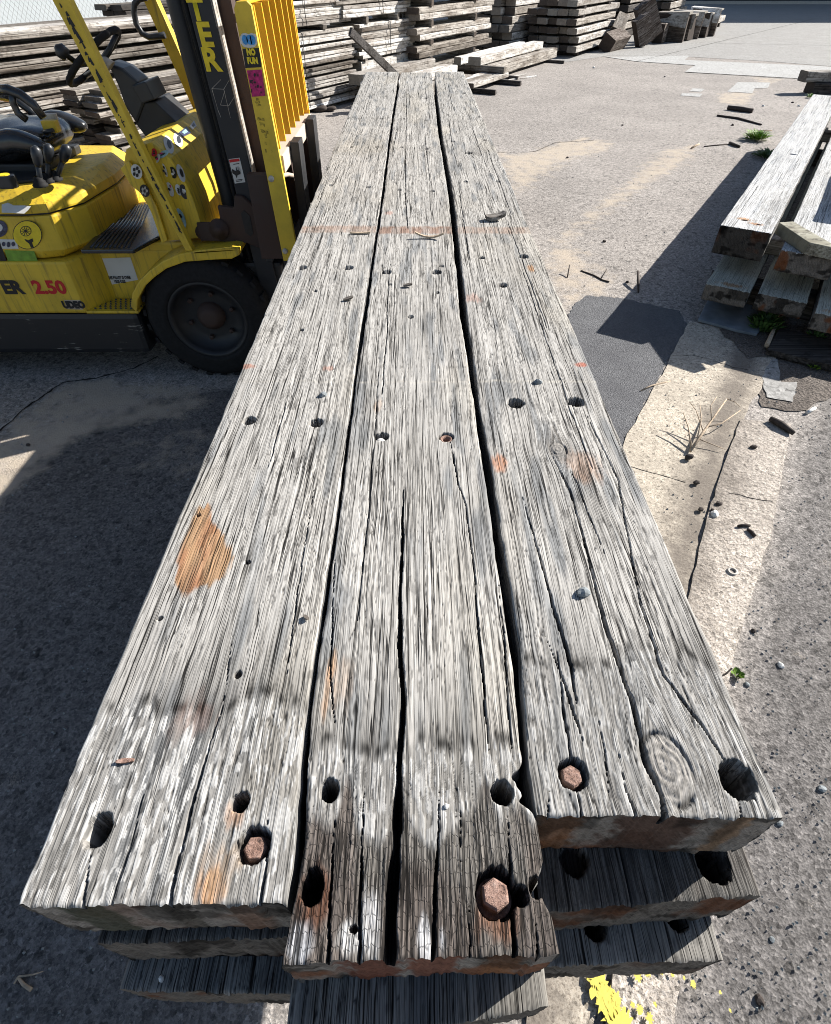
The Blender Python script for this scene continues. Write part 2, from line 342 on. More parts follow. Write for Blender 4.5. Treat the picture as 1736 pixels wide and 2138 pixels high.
def mat_aggregate(name, lo, mid, hi, sc=70, bs=.8, bd=.004, stain=None, dirt=None):
    m, t, b = new_mat(name); g = N(t, 'ShaderNodeNewGeometry'); pos = g.outputs['Position']
    vo = N(t, 'ShaderNodeTexVoronoi'); vo.inputs['Scale'].default_value = sc; t.links.new(pos, vo.inputs['Vector'])
    n1 = noise(t, pos, 2.3, 6, .65); n2 = noise(t, pos, sc * 2.4, 4, .7)
    r = ramp(t, n2.outputs[0], [(.36, lo), (.46, mid), (.62, hi)])
    st = ramp(t, vo.outputs['Color'], [(.05, .6), (.5, 1.0), (.95, 1.25)]); c = mix(t, .7, r.outputs[0], st.outputs[0], 'MULTIPLY')
    s2 = ramp(t, n1.outputs[0], [(.35, 0), (.7, .75)]); c = mix(t, s2.outputs[0], c, stain or tuple(x * .5 for x in mid))
    v3 = N(t, 'ShaderNodeTexVoronoi'); v3.inputs['Scale'].default_value = sc * 1.5; t.links.new(pos, v3.inputs['Vector'])
    c = mix(t, .8, c, ramp(t, v3.outputs['Color'], [(.10, .35), (.24, .9), (.8, 1.08), (.96, 1.35)]).outputs[0], 'MULTIPLY')
    if dirt:                                   # soil washed along a line on the ground
        (ax_, ay_), (bx_, by_) = dirt; L_ = math.hypot(bx_ - ax_, by_ - ay_); nx_, ny_ = -(by_ - ay_) / L_, (bx_ - ax_) / L_
        dv = N(t, 'ShaderNodeVectorMath', operation='DOT_PRODUCT'); t.links.new(pos, dv.inputs[0]); dv.inputs[1].default_value = (nx_, ny_, 0)
        su = N(t, 'ShaderNodeMath', operation='SUBTRACT'); t.links.new(dv.outputs['Value'], su.inputs[0]); su.inputs[1].default_value = ax_ * nx_ + ay_ * ny_ + .06
        ab = N(t, 'ShaderNodeMath', operation='ABSOLUTE'); t.links.new(su.outputs[0], ab.inputs[0])
        nd = noise(t, pos, 5, 6, .7); nk = N(t, 'ShaderNodeMath', operation='MULTIPLY_ADD'); t.links.new(nd.outputs[0], nk.inputs[0]); nk.inputs[1].default_value = -.42; t.links.new(ab.outputs[0], nk.inputs[2])
        ad2 = N(t, 'ShaderNodeMath', operation='ADD'); t.links.new(nk.outputs[0], ad2.inputs[0]); ad2.inputs[1].default_value = .5
        c = mix(t, ramp(t, ad2.outputs[0], [(.30, .9), (.46, 0)]).outputs[0], c, mix(t, n2.outputs[0], (.05, .042, .036), (.26, .225, .19)))
    t.links.new(c, b.inputs['Base Color']); b.inputs['Roughness'].default_value = .92; b.inputs['Specular IOR Level'].default_value = .2
    ad = N(t, 'ShaderNodeMath', operation='ADD'); t.links.new(vo.outputs['Distance'], ad.inputs[0]); t.links.new(n2.outputs[0], ad.inputs[1])
    bump(t, b, ad.outputs[0], bs, bd); return m

DIRT = (tuple(PZ(1434, 1241)[:2]), tuple(PZ(1523, 937)[:2]))
M = dict(
    plank=mat_attr_wood(),
    pale=mat_wood('pale_board', (.09, .08, .073), (.45, .435, .415), (.68, .665, .64), (.22, .19, .16)),
    white=mat_wood('bleached_board', (.26, .25, .24), (.70, .70, .69), (.8, .8, .8), (.25, .23, .2)),
    grey=mat_wood('grey_board', (.05, .045, .041), (.26, .245, .228), (.46, .44, .415), (.13, .115, .10)),
    dark=mat_wood('dark_board', (.015, .014, .014), (.06, .056, .054), (.13, .12, .115), (.06, .05, .045)),
    beam=mat_wood('old_beam', (.06, .052, .046), (.36, .34, .315), (.6, .58, .55), (.09, .072, .06)),
    green=mat_wood('treated_beam', (.12, .115, .09), (.40, .40, .33), (.56, .57, .5), (.20, .19, .14), rust=.6),
    bleach=mat_wood('sunbleached_beam', (.25, .245, .235), (.6, .61, .61), (.74, .75, .76), (.05, .047, .04), rust=.5),
    block=mat_wood('brown_block', (.04, .032, .028), (.12, .095, .082), (.30, .27, .25), (.055, .042, .036)),
    yellow=mat_paint('yellow_paint', (.68, .465, .03), (.12, .08, .03), .6, .40, streak=True),
    yellowbar=mat_paint('yellow_paint_warm_bounce', (.74, .40, .008), (.12, .06, .015), .45, .4),  # orange put in for warm light bounced between the shaded yellow bars
    pillar=mat_paint('worn_yellow_paint', (.68, .47, .035), (.05, .04, .025), .6, .42, chips=(.02, .015, .012), scale=9),
    black=mat_paint('black_steel', (.012, .013, .016), (.05, .042, .035), .5, .42, scale=8),
    navy=mat_paint('dark_mast_paint', (.008, .010, .015), (.03, .03, .032), .4, .42, scale=10),
    plastic=mat_flat('dark_grey_plastic', (.015, .018, .023), .42, .5, .15),
    rubber=mat_flat('tyre_rubber', (.010, .010, .011), .8, .3, .35, 60),
    vinyl=mat_flat('black_vinyl', (.02, .022, .026), .22, .6, .2),
    scrape=mat_scratched(), rust=mat_rust(),
    brown=mat_paint('rusty_brown_steel', (.045, .026, .02), (.09, .045, .03), .7, .65),
    steel=mat_flat('worn_steel', (.40, .37, .33), .5, .5, .4, 30), galv=mat_flat('galvanised_wire', (.33, .34, .34), .5, .5, .2),
    dust=mat_paint('dusty_pale_steel', (.5, .42, .34), (.2, .14, .09), .8, .7),
    wsticker=mat_paint('white_sticker', (.62, .62, .6), (.25, .19, .13), .6, .5), red=mat_flat('red_print', (.5, .012, .018), .5, .4, .15),
    ink=mat_flat('black_print', (.012, .012, .014), .5), ylet=mat_flat('yellow_print', (.72, .55, .02), .5, .4, .12),
    blue=mat_flat('blue_print', (.05, .28, .62), .5), magenta=mat_flat('magenta_print', (.40, .012, .12), .5, .4, .5, 70),
    green_print=mat_flat('green_print', (.16, .3, .03), .55, .4, .3, 25), teal=mat_flat('teal_print', (.25, .40, .45), .4, .4, .4, 60),
    navyst=mat_flat('navy_print', (.03, .035, .08), .4, .5, .9, 120), tangreen=mat_flat('dark_green_print', (.012, .16, .05), .5),
    orange=mat_flat('orange_foam', (.6, .24, .05), .8), ground=mat_ground(),
    gutter=mat_aggregate('gutter_concrete', (.16, .135, .105), (.48, .42, .34), (.62, .56, .47), 60, .35, .003, (.31, .275, .225), dirt=DIRT),
    kerb=mat_aggregate('pebble_concrete', (.13, .115, .10), (.46, .405, .345), (.66, .60, .54), 55, .7, .005, (.27, .24, .21), dirt=DIRT),
    slab=mat_aggregate('yard_concrete', (.20, .195, .187), (.315, .31, .297), (.36, .355, .34), 40, .3, .002, (.26, .25, .237)),
    wslab=mat_aggregate('pale_concrete', (.28, .28, .275), (.40, .40, .39), (.45, .45, .44), 40, .2, .002, (.34, .335, .32)),
    fresh=mat_aggregate('fresh_asphalt', (.03, .031, .034), (.115, .118, .125), (.26, .262, .27), 150, 1.0, .005, (.10, .10, .108)),
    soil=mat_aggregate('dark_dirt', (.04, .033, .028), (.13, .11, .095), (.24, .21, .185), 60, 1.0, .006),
    ypaint=mat_flat('yellow_kerb_paint', (.62, .52, .10), .7, .3, .15, 90),
    plast_sheet=mat_flat('blue_grey_board', (.16, .19, .22), .6, .4, .25, 12),
    wallp=mat_paint('pale_wall_paint', (.43, .465, .48), (.37, .40, .41), .4, .7, scale=1.2),
    shed=mat_flat('dark_blue_steel', (.02, .035, .05), .5, .4, .3, 3),
    leaf=mat_flat('weed_leaf', (.14, .24, .035), .6, .3, .45, 60), leafd=mat_flat('dark_weed_leaf', (.06, .12, .03), .6, .3, .4, 60),
    bark=mat_flat('pale_twig_bark', (.42, .33, .24), .85, .2, .35, 80), barkd=mat_flat('dark_bark', (.055, .045, .04), .85, .2, .45, 60),
    stone=mat_flat('grey_stone', (.2, .22, .23), .8, .3, .35, 90), wstone=mat_flat('white_stone', (.6, .6, .58), .8, .3, .25, 90),
    wrap=mat_flat('crumpled_plastic_wrap', (.5, .53, .55), .35, .5, .3, 25), greenplastic=mat_flat('green_bottle_plastic', (.12, .3, .2), .3, .5),
    band=mat_flat('black_strapping', (.01, .01, .012), .5), crack=mat_flat('dirt_filled_crack', (.025, .022, .02), .95, .1, .4, 50),
)

# ------------------------------------------------------------------ ground
def poly_sd(X, Y, poly):
    """signed distance (inside negative) to a closed polygon"""
    d = np.full(X.shape, 1e9); ins = np.zeros(X.shape, bool); n = len(poly)
    for i in range(n):
        ax, ay = poly[i][0], poly[i][1]; bx, by = poly[(i + 1) % n][0], poly[(i + 1) % n][1]
        ex, ey = bx - ax, by - ay; t = np.clip(((X - ax) * ex + (Y - ay) * ey) / (ex * ex + ey * ey + 1e-12), 0, 1)
        d = np.minimum(d, np.hypot(X - ax - t * ex, Y - ay - t * ey))
        c = ((ay > Y) != (by > Y)) & (X < ex * (Y - ay) / (ey + 1e-12) + ax); ins ^= c
    return np.where(ins, -d, d)
def gp(pts): return [PZ(x, y)[:2] for x, y in pts]
fx = np.arange(-5, 9, .04); fy = np.arange(-.6, 15, .04)
xs = np.concatenate([-5 - np.geomspace(240, .1, 24), fx, 9 + np.geomspace(.1, 240, 24)])
ys = np.concatenate([-.6 - np.geomspace(60, .1, 14), fy, 15 + np.geomspace(.1, 260, 30)])
GX, GY = np.meshgrid(xs, ys)
sand = np.zeros(GX.shape)
for pl, soft, amp in [
    ([(0, 905), (60, 850), (130, 800), (230, 790), (330, 800), (400, 800), (440, 850), (330, 880), (180, 910), (90, 970), (0, 1075), (-90, 1120), (-90, 930)], .10, .86),
    ([(1040, 318), (1085, 320), (1120, 312), (1160, 295), (1240, 290), (1290, 300), (1260, 318), (1180, 340), (1130, 372), (1085, 405), (1060, 410)], .22, .85),
    ([(1180, 300), (1215, 285), (1245, 288), (1215, 296)], .08, .8),
    ([(1390, 310), (1460, 300), (1440, 340), (1370, 380), (1320, 410), (1280, 440), (1220, 480), (1170, 520), (1150, 500), (1215, 450), (1290, 390), (1340, 345)], .18, .75),
    ([(1130, 520), (1200, 500), (1260, 560), (1290, 610), (1240, 625), (1180, 640), (1150, 600)], .2, .75),
    ([(1500, 195), (1580, 190), (1560, 220), (1500, 215)], .1, .8), ([(1565, 160), (1640, 165), (1600, 182)], .1, .7),
    ([(260, 930), (420, 880), (560, 900), (420, 1010), (300, 1020)], .2, .45)]:
    s_ = poly_sd(GX, GY, gp(pl)); sand = np.maximum(sand, amp * sst(soft, -soft, s_))
tone = .80 + .08 * fbm(GX * .5, GY * .5, 3)
# newer, darker asphalt near right and left; on the left, shade is also in the colour
right_line = poly_sd(GX, GY, gp([(1640, 960), (1600, 1130), (1530, 1366), (1500, 1520), (1380, 2100), (1300, 2400), (2600, 2400), (2600, 760), (1736, 760), (1660, 890)]))
tone = np.where(right_line < 0, tone - .45 * sst(.04, -.16, right_line + .03 * vn(GX * 9, GY * 9, 5)), tone)
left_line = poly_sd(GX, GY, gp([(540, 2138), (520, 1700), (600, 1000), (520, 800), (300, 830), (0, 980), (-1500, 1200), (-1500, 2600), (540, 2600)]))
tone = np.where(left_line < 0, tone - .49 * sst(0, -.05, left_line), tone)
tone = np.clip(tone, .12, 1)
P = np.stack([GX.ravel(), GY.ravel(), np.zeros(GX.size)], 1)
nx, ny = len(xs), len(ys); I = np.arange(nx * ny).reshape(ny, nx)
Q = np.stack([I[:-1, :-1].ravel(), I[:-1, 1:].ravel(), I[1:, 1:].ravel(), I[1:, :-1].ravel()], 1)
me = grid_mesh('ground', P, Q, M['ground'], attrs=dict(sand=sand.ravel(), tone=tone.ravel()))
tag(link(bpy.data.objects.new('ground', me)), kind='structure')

def ragged(poly, step, amp, seed):
    out = []; n = len(poly); rnd = random.Random(seed)
    for i in range(n):
        a = Vector(poly[i][:2]); b = Vector(poly[(i + 1) % n][:2]); L = (b - a).length; k = max(1, int(L / step))
        nrm = Vector((-(b - a).y, (b - a).x)).normalized() if L else Vector((0, 0))
        for j in range(k):
            o = 0 if j == 0 else rnd.uniform(-amp, amp); out.append(a + (b - a) * (j / k) + nrm * o)
    return out
def sheet(name, px, mat, z=.004, step=.05, amp=.006, kind='structure', h=None, seed=1):
    pts = ragged(gp(px), step, amp, seed); m = MB()
    if h: m.plan([(p.x, p.y) for p in pts], 0.0, h)
    else: m.add([(p.x, p.y, z) for p in pts], [list(range(len(pts)))])
    return tag(m.build(name, mat), kind=kind)
sheet('asphalt_patch', [(1195, 640), (1225, 618), (1290, 622), (1420, 650), (1440, 690), (1406, 735), (1303, 921), (1200, 1120), (1080, 1360), (1000, 1360), (1100, 900)], M['fresh'], .004, .025, .010)
sheet('gutter', [(1440, 672), (1530, 692), (1640, 700), (1600, 790), (1560, 860), (1520, 937), (1469, 1085), (1434, 1241), (1330, 1700), (1210, 2300), (1080, 2300), (1200, 1120), (1304, 922), (1407, 736)], M['gutter'], .008, .06, .008)
sheet('kerb', [(1545, 880), (1650, 890), (1634, 976), (1606, 1124), (1531, 1366), (1515, 1458), (1420, 2000), (1370, 2400), (1215, 2400), (1335, 1705), (1438, 1241), (1474, 1085), (1523, 937)], M['kerb'], h=.016, step=.05, amp=.004)
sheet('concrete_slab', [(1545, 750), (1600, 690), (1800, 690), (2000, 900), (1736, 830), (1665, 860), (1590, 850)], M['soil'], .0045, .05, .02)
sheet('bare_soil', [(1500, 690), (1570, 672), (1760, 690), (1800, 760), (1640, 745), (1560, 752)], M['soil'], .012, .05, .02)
sheet('concrete_patch', [(1590, 790), (1608, 755), (1622, 752), (1630, 800), (1663, 800), (1655, 842), (1600, 832)], M['slab'], .009, .04, .006)
# far yard slabs
def slab_ab(name, px, mat, z): return sheet(name, px, mat, z, .5, .01)
slab_ab('yard_slab', [(1180, 130), (1270, 117), (1420, 118), (1600, 128), (1760, 141), (3200, 220), (3200, -60), (1400, -60), (900, -40), (1000, 100)], M['slab'], .004)
slab_ab('pale_slab_strip', [(1262, 119), (1440, 117), (1430, 126), (1700, 138), (2500, 195), (2500, 250), (1658, 164), (1430, 151), (1452, 137), (1330, 129)], M['wslab'], .008)
for i, px in enumerate([[(1540, 172), (1609, 173), (1603, 184), (1576, 185), (1571, 195), (1519, 192)], [(1446, 185), (1472, 186), (1464, 192), (1440, 191)], [(1424, 195), (1467, 196), (1462, 203), (1421, 200)]]):
    sheet('concrete_patch', px, M['wslab'], .0045, .1, .006, seed=i + 5)
# flaked yellow kerb paint
rnd = random.Random(4); m = MB()
for cx, cy, rr, n_ in [(1250, 2062, 26, 1), (1262, 2092, 24, 1), (1272, 2120, 22, 1), (1283, 2085, 10, 1), (1240, 2045, 14, 1), (1300, 2138, 20, 1), (1375, 2032, 5, 1), (1398, 2037, 4, 1), (1422, 2045, 3, 1), (1440, 2058, 6, 1), (1330, 2110, 7, 1), (1350, 2128, 8, 1), (1315, 2100, 5, 1), (1362, 2100, 4, 1), (1325, 2040, 9, 1), (1345, 2033, 7, 1), (1495, 2075, 3, 1), (1515, 2112, 3, 1), (1290, 2150, 30, 1), (1340, 2160, 14, 1)]:
    c = PZ(cx, cy); r0 = (PZ(cx + rr, cy) - c).length
    pts = [(c.x + r0 * k_ * math.cos(a), c.y + r0 * 1.25 * k_ * math.sin(a), .0205) for a in [2 * math.pi * i / 40 for i in range(40)] for k_ in [rnd.uniform(.5, 1.2)]]
    zz_ = .0206 + .00025 * len(m.f) / 22
    m.add([(c.x, c.y, zz_)] + [(x, y, zz_) for x, y, z in pts], [(0, 1 + i, 1 + (i + 1) % len(pts)) for i in range(len(pts))])
tag(m.build('yellow_paint_marking', M['ypaint']), kind='structure')
# cracks in the paving
def crackline(name, px, w0, z, mat=None):
    pts = gp(px); rr = random.Random(len(px) * 7 + int(px[0][0])); Pp = []
    for i in range(len(pts) - 1):
        a, b = Vector(pts[i]), Vector(pts[i + 1]); k = max(2, int((b - a).length / .03))
        Pp += [a + (b - a) * (j / k) + Vector((rr.uniform(-.006, .006), rr.uniform(-.006, .006))) for j in range(k)]
    Pp.append(Vector(pts[-1])); vv = []; ff = []
    for i, p in enumerate(Pp):
        t = (Pp[min(i + 1, len(Pp) - 1)] - Pp[max(0, i - 1)]).normalized(); nn = Vector((-t.y, t.x)); ww = w0 * rr.uniform(.35, 1.2)
        vv += [(p.x + nn.x * ww, p.y + nn.y * ww, z), (p.x - nn.x * ww, p.y - nn.y * ww, z)]
    for i in range(len(Pp) - 1): ff.append((2 * i, 2 * i + 1, 2 * i + 3, 2 * i + 2))
    m = MB(); m.add(vv, ff); return tag(m.build(name, mat or M['crack']), kind='structure')
crackline('paving_crack', [(1405, 746), (1440, 744), (1480, 752), (1530, 770), (1560, 775)], .0025, .0092)
crackline('paving_crack', [(1310, 975), (1360, 990), (1430, 1010)], .0025, .0092)
crackline('paving_crack', [(1520, 1035), (1560, 1045), (1610, 1052)], .003, .0172)
crackline('paving_crack', [(1470, 1480), (1500, 1420), (1525, 1400)], .003, .0172)
crackline('asphalt_crack', [(1040, 318), (1085, 320), (1120, 316), (1160, 298), (1240, 293)], .006, .003)
crackline('asphalt_crack', [(0, 900), (60, 848), (130, 800), (200, 790), (280, 770), (330, 745)], .006, .003)
crackline('asphalt_crack', [(540, 1060), (545, 1030), (580, 1000), (600, 990)], .005, .003)
crackline('slab_joint', [(1430, 151), (1658, 165)], .012, .0095); crackline('slab_joint', [(1460, 90), (1736, 96)], .01, .0095)
crackline('slab_joint', [(1330, 129), (1700, 40)], .008, .0095)

# ------------------------------------------------------------------ heavy planks on the forks
ZT = HC - .737; PITCH = .150; TK = .146
def lineXY(px, Z):
    q = sorted([(PZ(x, y, Z).y, PZ(x, y, Z).x) for x, y in px]); return np.array([a for a, _ in q]), np.array([b for _, b in q])
def lp(px, Z):
    yv, xv = lineXY(px, Z)
    def f(y):
        r = np.interp(y, yv, xv)
        s0 = (xv[1] - xv[0]) / (yv[1] - yv[0]); return np.where(y < yv[0], xv[0] + (y - yv[0]) * np.clip(s0, -.05, .05), r)
    return f
def build_plank(name, xl, xr, ynl, ynr, yf, ztop, seed, parent_loc, holes=(), cracks=(), knots=(), stains=(), rot=None, bands=(), zone=None, res=1.0, bevel_r=0, shade_mul=1.0, endpal=0, enddark=1.0, notch=(), auto_cracks=6, TK=TK, bleach=None, scars=(), endrust=()):
    rng = np.random.RandomState(seed); h_cam = HC - ztop
    vsr = [0.0]; y = min(ynl, ynr)
    while y < yf:
        z = y * CT + h_cam * ST; dv = max(.0014, .62 * z * z / (565 * h_cam)) * res
        if res > 2 and y > .75: dv = max(dv, .05)
        y += dv; vsr.append(y - min(ynl, ynr))
    V1 = np.array(vsr); V1 = V1 / V1[-1]
    nu = int(210 / res ** .8); U1 = np.linspace(0, 1, nu)
    U1 = U1 + .0 * U1; UU, VV = np.meshgrid(U1, V1)
    ynear = ynl + (ynr - ynl) * UU
    Y = ynear + VV * (yf - ynear)
    eg = .0016 * vn(UU * 14, UU * 0 + 3, seed) + .0012 * vn(UU * 60, UU * 0, seed + 1)
    Y = Y + eg * np.exp(-(Y - ynear) / .012)
    XL = xl(Y) + .0014 * vn(Y * 9, Y * 0, seed + 2) + .0007 * vn(Y * 45, Y * 0, seed + 3)
    XR = xr(Y) + .0014 * vn(Y * 9, Y * 0 + 9, seed + 4) + .0007 * vn(Y * 45, Y * 0, seed + 5)
    for (ny, nr, ndep, sd_) in notch:                      # broken bites out of a long edge
        bite = ndep * np.exp(-((Y - ny) / nr) ** 4) * (1 + .35 * vn(Y * 90, Y * 0, seed + 6))
        if sd_ > 0: XR = XR - bite
        else: XL = XL + bite
    X = XL + UU * (XR - XL); W = XR - XL
    # grain coordinate, bent round the knots
    g = X + .008 * fbm(X * 5, Y * .9, seed + 7, 2) + .0022 * vn(X * 25, Y * 5, seed + 8) + .0006 * vn(X * 120, Y * 30, seed + 9)
    kn_mask = np.zeros_like(X)
    for (kx, ky, kr) in knots:
        dx = X - kx; dy = (Y - ky) / 1.5; rr = np.hypot(dx, dy)
        g = g - np.sign(dx) * kr * .9 * np.exp(-(dy / (kr * 2.0)) ** 2) * np.exp(-np.abs(dx) / (kr * 2.2)) 
        kn_mask = np.maximum(kn_mask, sst(kr * 1.05, kr * .8, rr + .15 * kr * vn(X * 80, Y * 60, seed)))
    loc = np.clip(W * 0 + (Y - Y.min()) / 6, 0, 1)
    cs = 1 + 1.3 * loc                                      # longer checks towards the far end read the same
    n_f = vn(g / .0026, Y / (.075), seed + 10); n_f2 = vn(g / .0014, Y / .03, seed + 11)
    n_m = fbm(g / .0065, Y / .2, seed + 12, 2); n_l = fbm(g / .03, Y / .5, seed + 13, 2); n_b = fbm(X * 9, Y * 4, seed + 14, 3)
    rf = 1 - sst(.0, .34, np.abs(n_f + .25 * n_f2)); rm = 1 - sst(.0, .055, np.abs(n_m + .06 * n_f2)); 
    dens = sst(-.5, .35, n_l + .35 * n_b)
    fine = rf * (.35 + .65 * sst(-.35, .3, n_f2 + n_b * .6))
    midc = rm * (.25 + .75 * dens)
    ck = np.zeros_like(X); cdep = np.zeros_like(X)
    allc = list(cracks)
    for k in range(auto_cracks):                             # long drying checks
        y0 = rng.uniform(-.2, yf * .9) ** 1.0; L = rng.uniform(.25, 1.1); u0 = rng.uniform(.08, .92)
        allc.append(('auto', y0, L, u0, rng.uniform(.0008, .0017)))
    for c in allc:
        if c[0] == 'auto':
            _, y0, L, u0, wd = c
            xc = XL + W * u0 + .006 * vn(Y * 2.2, Y * 0 + u0 * 50, seed + 20) + .0015 * vn(Y * 25, Y * 0 + u0 * 50, seed + 21)
            ya, yb = y0, y0 + L; wv = wd * np.ones_like(X); dp = .008
        else:
            px, wpx, dp = c
            yv, xv = lineXY(px, ztop); xc = np.interp(Y, yv, xv) + .0009 * vn(Y * 30, Y * 0 + len(px), seed + 22) + .0004 * vn(Y * 140, Y * 0, seed + 23)
            ya, yb = yv[0], yv[-1]; wv = np.interp(Y, [ya, yb], [wpx[0], wpx[1]]) * (.9 if wpx[0] > .007 else .62)
        tp = sst(ya - .02, ya + .06, Y) * sst(yb + .02, yb - .10, Y)
        if c[0] != 'auto' and ya < min(ynl, ynr) + .02: tp = sst(yb + .02, yb - .10, Y)
        ww = wv * tp * (1 + .3 * vn(Y * 40, Y * 0 + 2, seed + 24))
        dd = np.abs(X - xc); a = np.where(ww > 1e-5, 1 - sst(.55, 1.0, dd / np.maximum(ww, 1e-5)), 0) * sst(0, .15, tp)
        ck = np.maximum(ck, a); cdep = np.maximum(cdep, a * dp)
    hz = -.0001 * fine - .0013 * midc - cdep + .0001 * n_m + .0006 * n_b
    hz = hz + .0004 * n_l
    # colour of the wood itself
    t = np.clip(.82 + .04 * n_f2 + .05 * n_m + .14 * n_b + .10 * n_l, 0, 1)
    t = t * (1 - .22 * fine) * (1 - .80 * midc)
    spk = fbm(g / .0035, Y / .022, seed + 15, 2); t = t * (1 - .45 * sst(.30, .6, spk + .3 * n_b))
    lo = np.array([.034, .031, .029]); hi = np.array([.545, .525, .490])
    col = lo + (hi - lo) * t[..., None]
    bl = sst(.15, .7, fbm(g * 45, Y * 6, seed + 16, 2) - .2 * n_b)[..., None]
    col = col * (1 - bl * np.array([.36, .33, .29]))
    wm = sst(.0, .7, fbm(X * 7, Y * 2.5, seed + 17, 2))[..., None]; col = col * (1 - wm * np.array([0., .02, .06]))
    grainy = np.ones_like(X); rota = np.zeros_like(X)
    if zone is not None:                                    # the end that lay under other timber: bleached and flaky
        zb, kind = zone; zm = sst(zb + .012, zb - .012, Y + .012 * vn(X * 60, Y * 4, seed + 30) + .02 * vn(X * 18, Y * 2, seed + 31))
        fl = sst(-.12, .28, .6 * fbm(g / .007, Y / .045, seed + 32, 3) + .6 * fbm(g / .003, Y / .015, seed + 35, 2)); lvl = {'pale': 1.0, 'dark': .75, 'mix': .9}[kind]
        c2 = np.where(fl[..., None] > .5, np.array([.62, .615, .6]) * lvl, col * .75)
        f2 = sst(.3, .7, fl)[..., None]; c2 = (np.array([.68, .67, .645]) * lvl * (.75 + .25 * n_f2[..., None])) * f2 + col * .62 * (1 - f2)
        c2 = c2 * (1 - .75 * np.maximum(midc, .5 * fine)[..., None])
        col = col + (c2 - col) * (.86 * zm)[..., None]; grainy = grainy * (1 - .35 * zm)
        hz = hz + zm * (.0008 * fl - .0005)
        edge_b = np.exp(-((Y + .012 * vn(X * 60, Y * 4, seed + 30) + .02 * vn(X * 18, Y * 2, seed + 31) - zb - .006) / .010) ** 2) * sst(-.2, .5, vn(X * 160, Y * 10, seed + 33)); col = col * (1 - .75 * edge_b[..., None]); col = col * (1 - .50 * (np.exp(-np.clip(Y - zb, 0, 9) / .07) * (1 - zm) * sst(-.5, .3, fbm(X * 14, Y * 3, seed + 34, 2)))[..., None])
    if rot is not None:                                     # charred looking, block-checked decay at the end
        ry, rs = rot; rb = fbm(X * 22, Y * 9, seed + 40, 3)
        rm_ = sst(ry + .012, ry - .012, Y + .05 * rb + .035 * vn(X * 48, Y * 3, seed + 41)) * rs
        cr = np.array([.125, .105, .092]) * (1 + .4 * vn(g / .004, Y / .04, seed + 43)[..., None]); 
        wq = sst(.0, .5, rb)[..., None]; cr = cr * (1 - wq) + np.array([.17, .158, .142]) * wq
        rota = rm_.copy()
        col = col + (cr - col) * rm_[..., None]; grainy = grainy * (1 - .25 * rm_); hz = hz - rm_ * .0012 - rm_ * .002 * sst(.2, .8, fbm(X * 50, Y * 12, seed + 45))
    if bleach: col = col + (np.array(bleach[0]) * (.75 + .4 * t[..., None]) - col) * bleach[1] * (1 - .8 * ck)[..., None]; grainy = grainy * (1 - .5 * bleach[1])
    for (sx, sy, rx, ry_, c_, am, rag) in stains:
        d = np.hypot((X - sx) / rx, (Y - sy) / ry_) + rag * vn(g / .006, Y / .05, seed + 50) + rag * .7 * vn(X * 40, Y * 25, seed + 51)
        mk = sst(1.12, .45, d + .18 * fbm(X * 90, Y * 60, seed + 54, 2)) * am * (.72 + .28 * sst(-.3, .4, n_f2)); lum = np.clip(t * 1.25, .1, 1)[..., None]
        col = col + (np.array(c_) * (.35 + .8 * lum) - col) * mk[..., None]
    for (spx, c_, am) in scars:
        pq = [PZ(a_, b_, ztop)[:2] for a_, b_ in spx]; sdv = poly_sd(X, Y, pq) + .004 * vn(g / .004, Y / .06, seed + 55) + .003 * vn(X * 120, Y * 60, seed + 56)
        mk = sst(.004, -.005, sdv) * am; vv_ = (.8 + .22 * n_b + .16 * vn(g / .012, Y / .2, seed + 57))[..., None]
        col = col + (np.array(c_) * vv_ * (1 - .6 * midc[..., None]) * (1 - np.array([.10, .34, .45]) * sst(-.1, .4, fbm(X * 22, Y * 7, seed + 58, 3))[..., None]) - col) * mk[..., None]
    for (by, bw, c_, am) in bands:                          # saw scuffs and red chalk across the grain
        mk = sst(bw, bw * .6, np.abs(Y - by + .004 * vn(X * 30, Y * 0, seed + 52))) * am * (.55 + .45 * sst(-.4, .4, vn(g * 90, Y * 18, seed + 53)))
        col = col + (np.array(c_) * (.5 + .6 * t[..., None]) - col) * mk[..., None]
    # knots: concentric, cracked
    for (kx, ky, kr) in knots:
        rr = np.hypot(X - kx, (Y - ky) / 1.5); rg = .5 + .5 * np.sin(rr / kr * 19 + 5 * fbm(X * 45, Y * 32, seed + 60, 3))
        kc = np.array([.27, .255, .235]) * (.68 + .42 * rg[..., None]) * (1 + .35 * vn(X * 300, Y * 300, seed + 61)[..., None])
        col = col + (kc - col) * (.85 * sst(kr * 1.1, kr * .8, rr))[..., None]; hz = hz + kn_mask * (rr < kr * 1.4) * (.003 * np.cos(rr / kr * 1.5) - .0012 * rg)
        rim = np.exp(-((rr - kr * 1.02) / (kr * .09)) ** 2) * sst(-.3, .4, vn(X * 30, Y * 30, seed + 62)); hz = hz - .006 * rim; col = col * (1 - .7 * rim[..., None])
    col = col * (1 - .82 * ck[..., None])
    hole_all = np.zeros_like(X); grainy = grainy * (1 - .6 * kn_mask)
    for hd in holes:
        hx, hy, r, dp = hd[:4]; el = hd[4] if len(hd) > 4 else 1.0; el = 1 + (el - 1) * .7
        d = np.hypot(X - hx, (Y - hy) / el) + .05 * r * vn(X / .008, Y / .008, seed + 70) + .08 * r * vn(g / .003, Y / .1, seed + 71)
        r = r * .9; k = sst(r * 1.05, r * .95, d); rimk = sst(r * 1.22, r, d)
        hz = np.minimum(hz - .0012 * rimk, hz * (1 - k) - dp * k); hole_all = np.maximum(hole_all, k)
        col = col * (1 - .25 * rimk[..., None]); col = col + (np.array([.07, .055, .045]) - col) * (k * .85)[..., None]
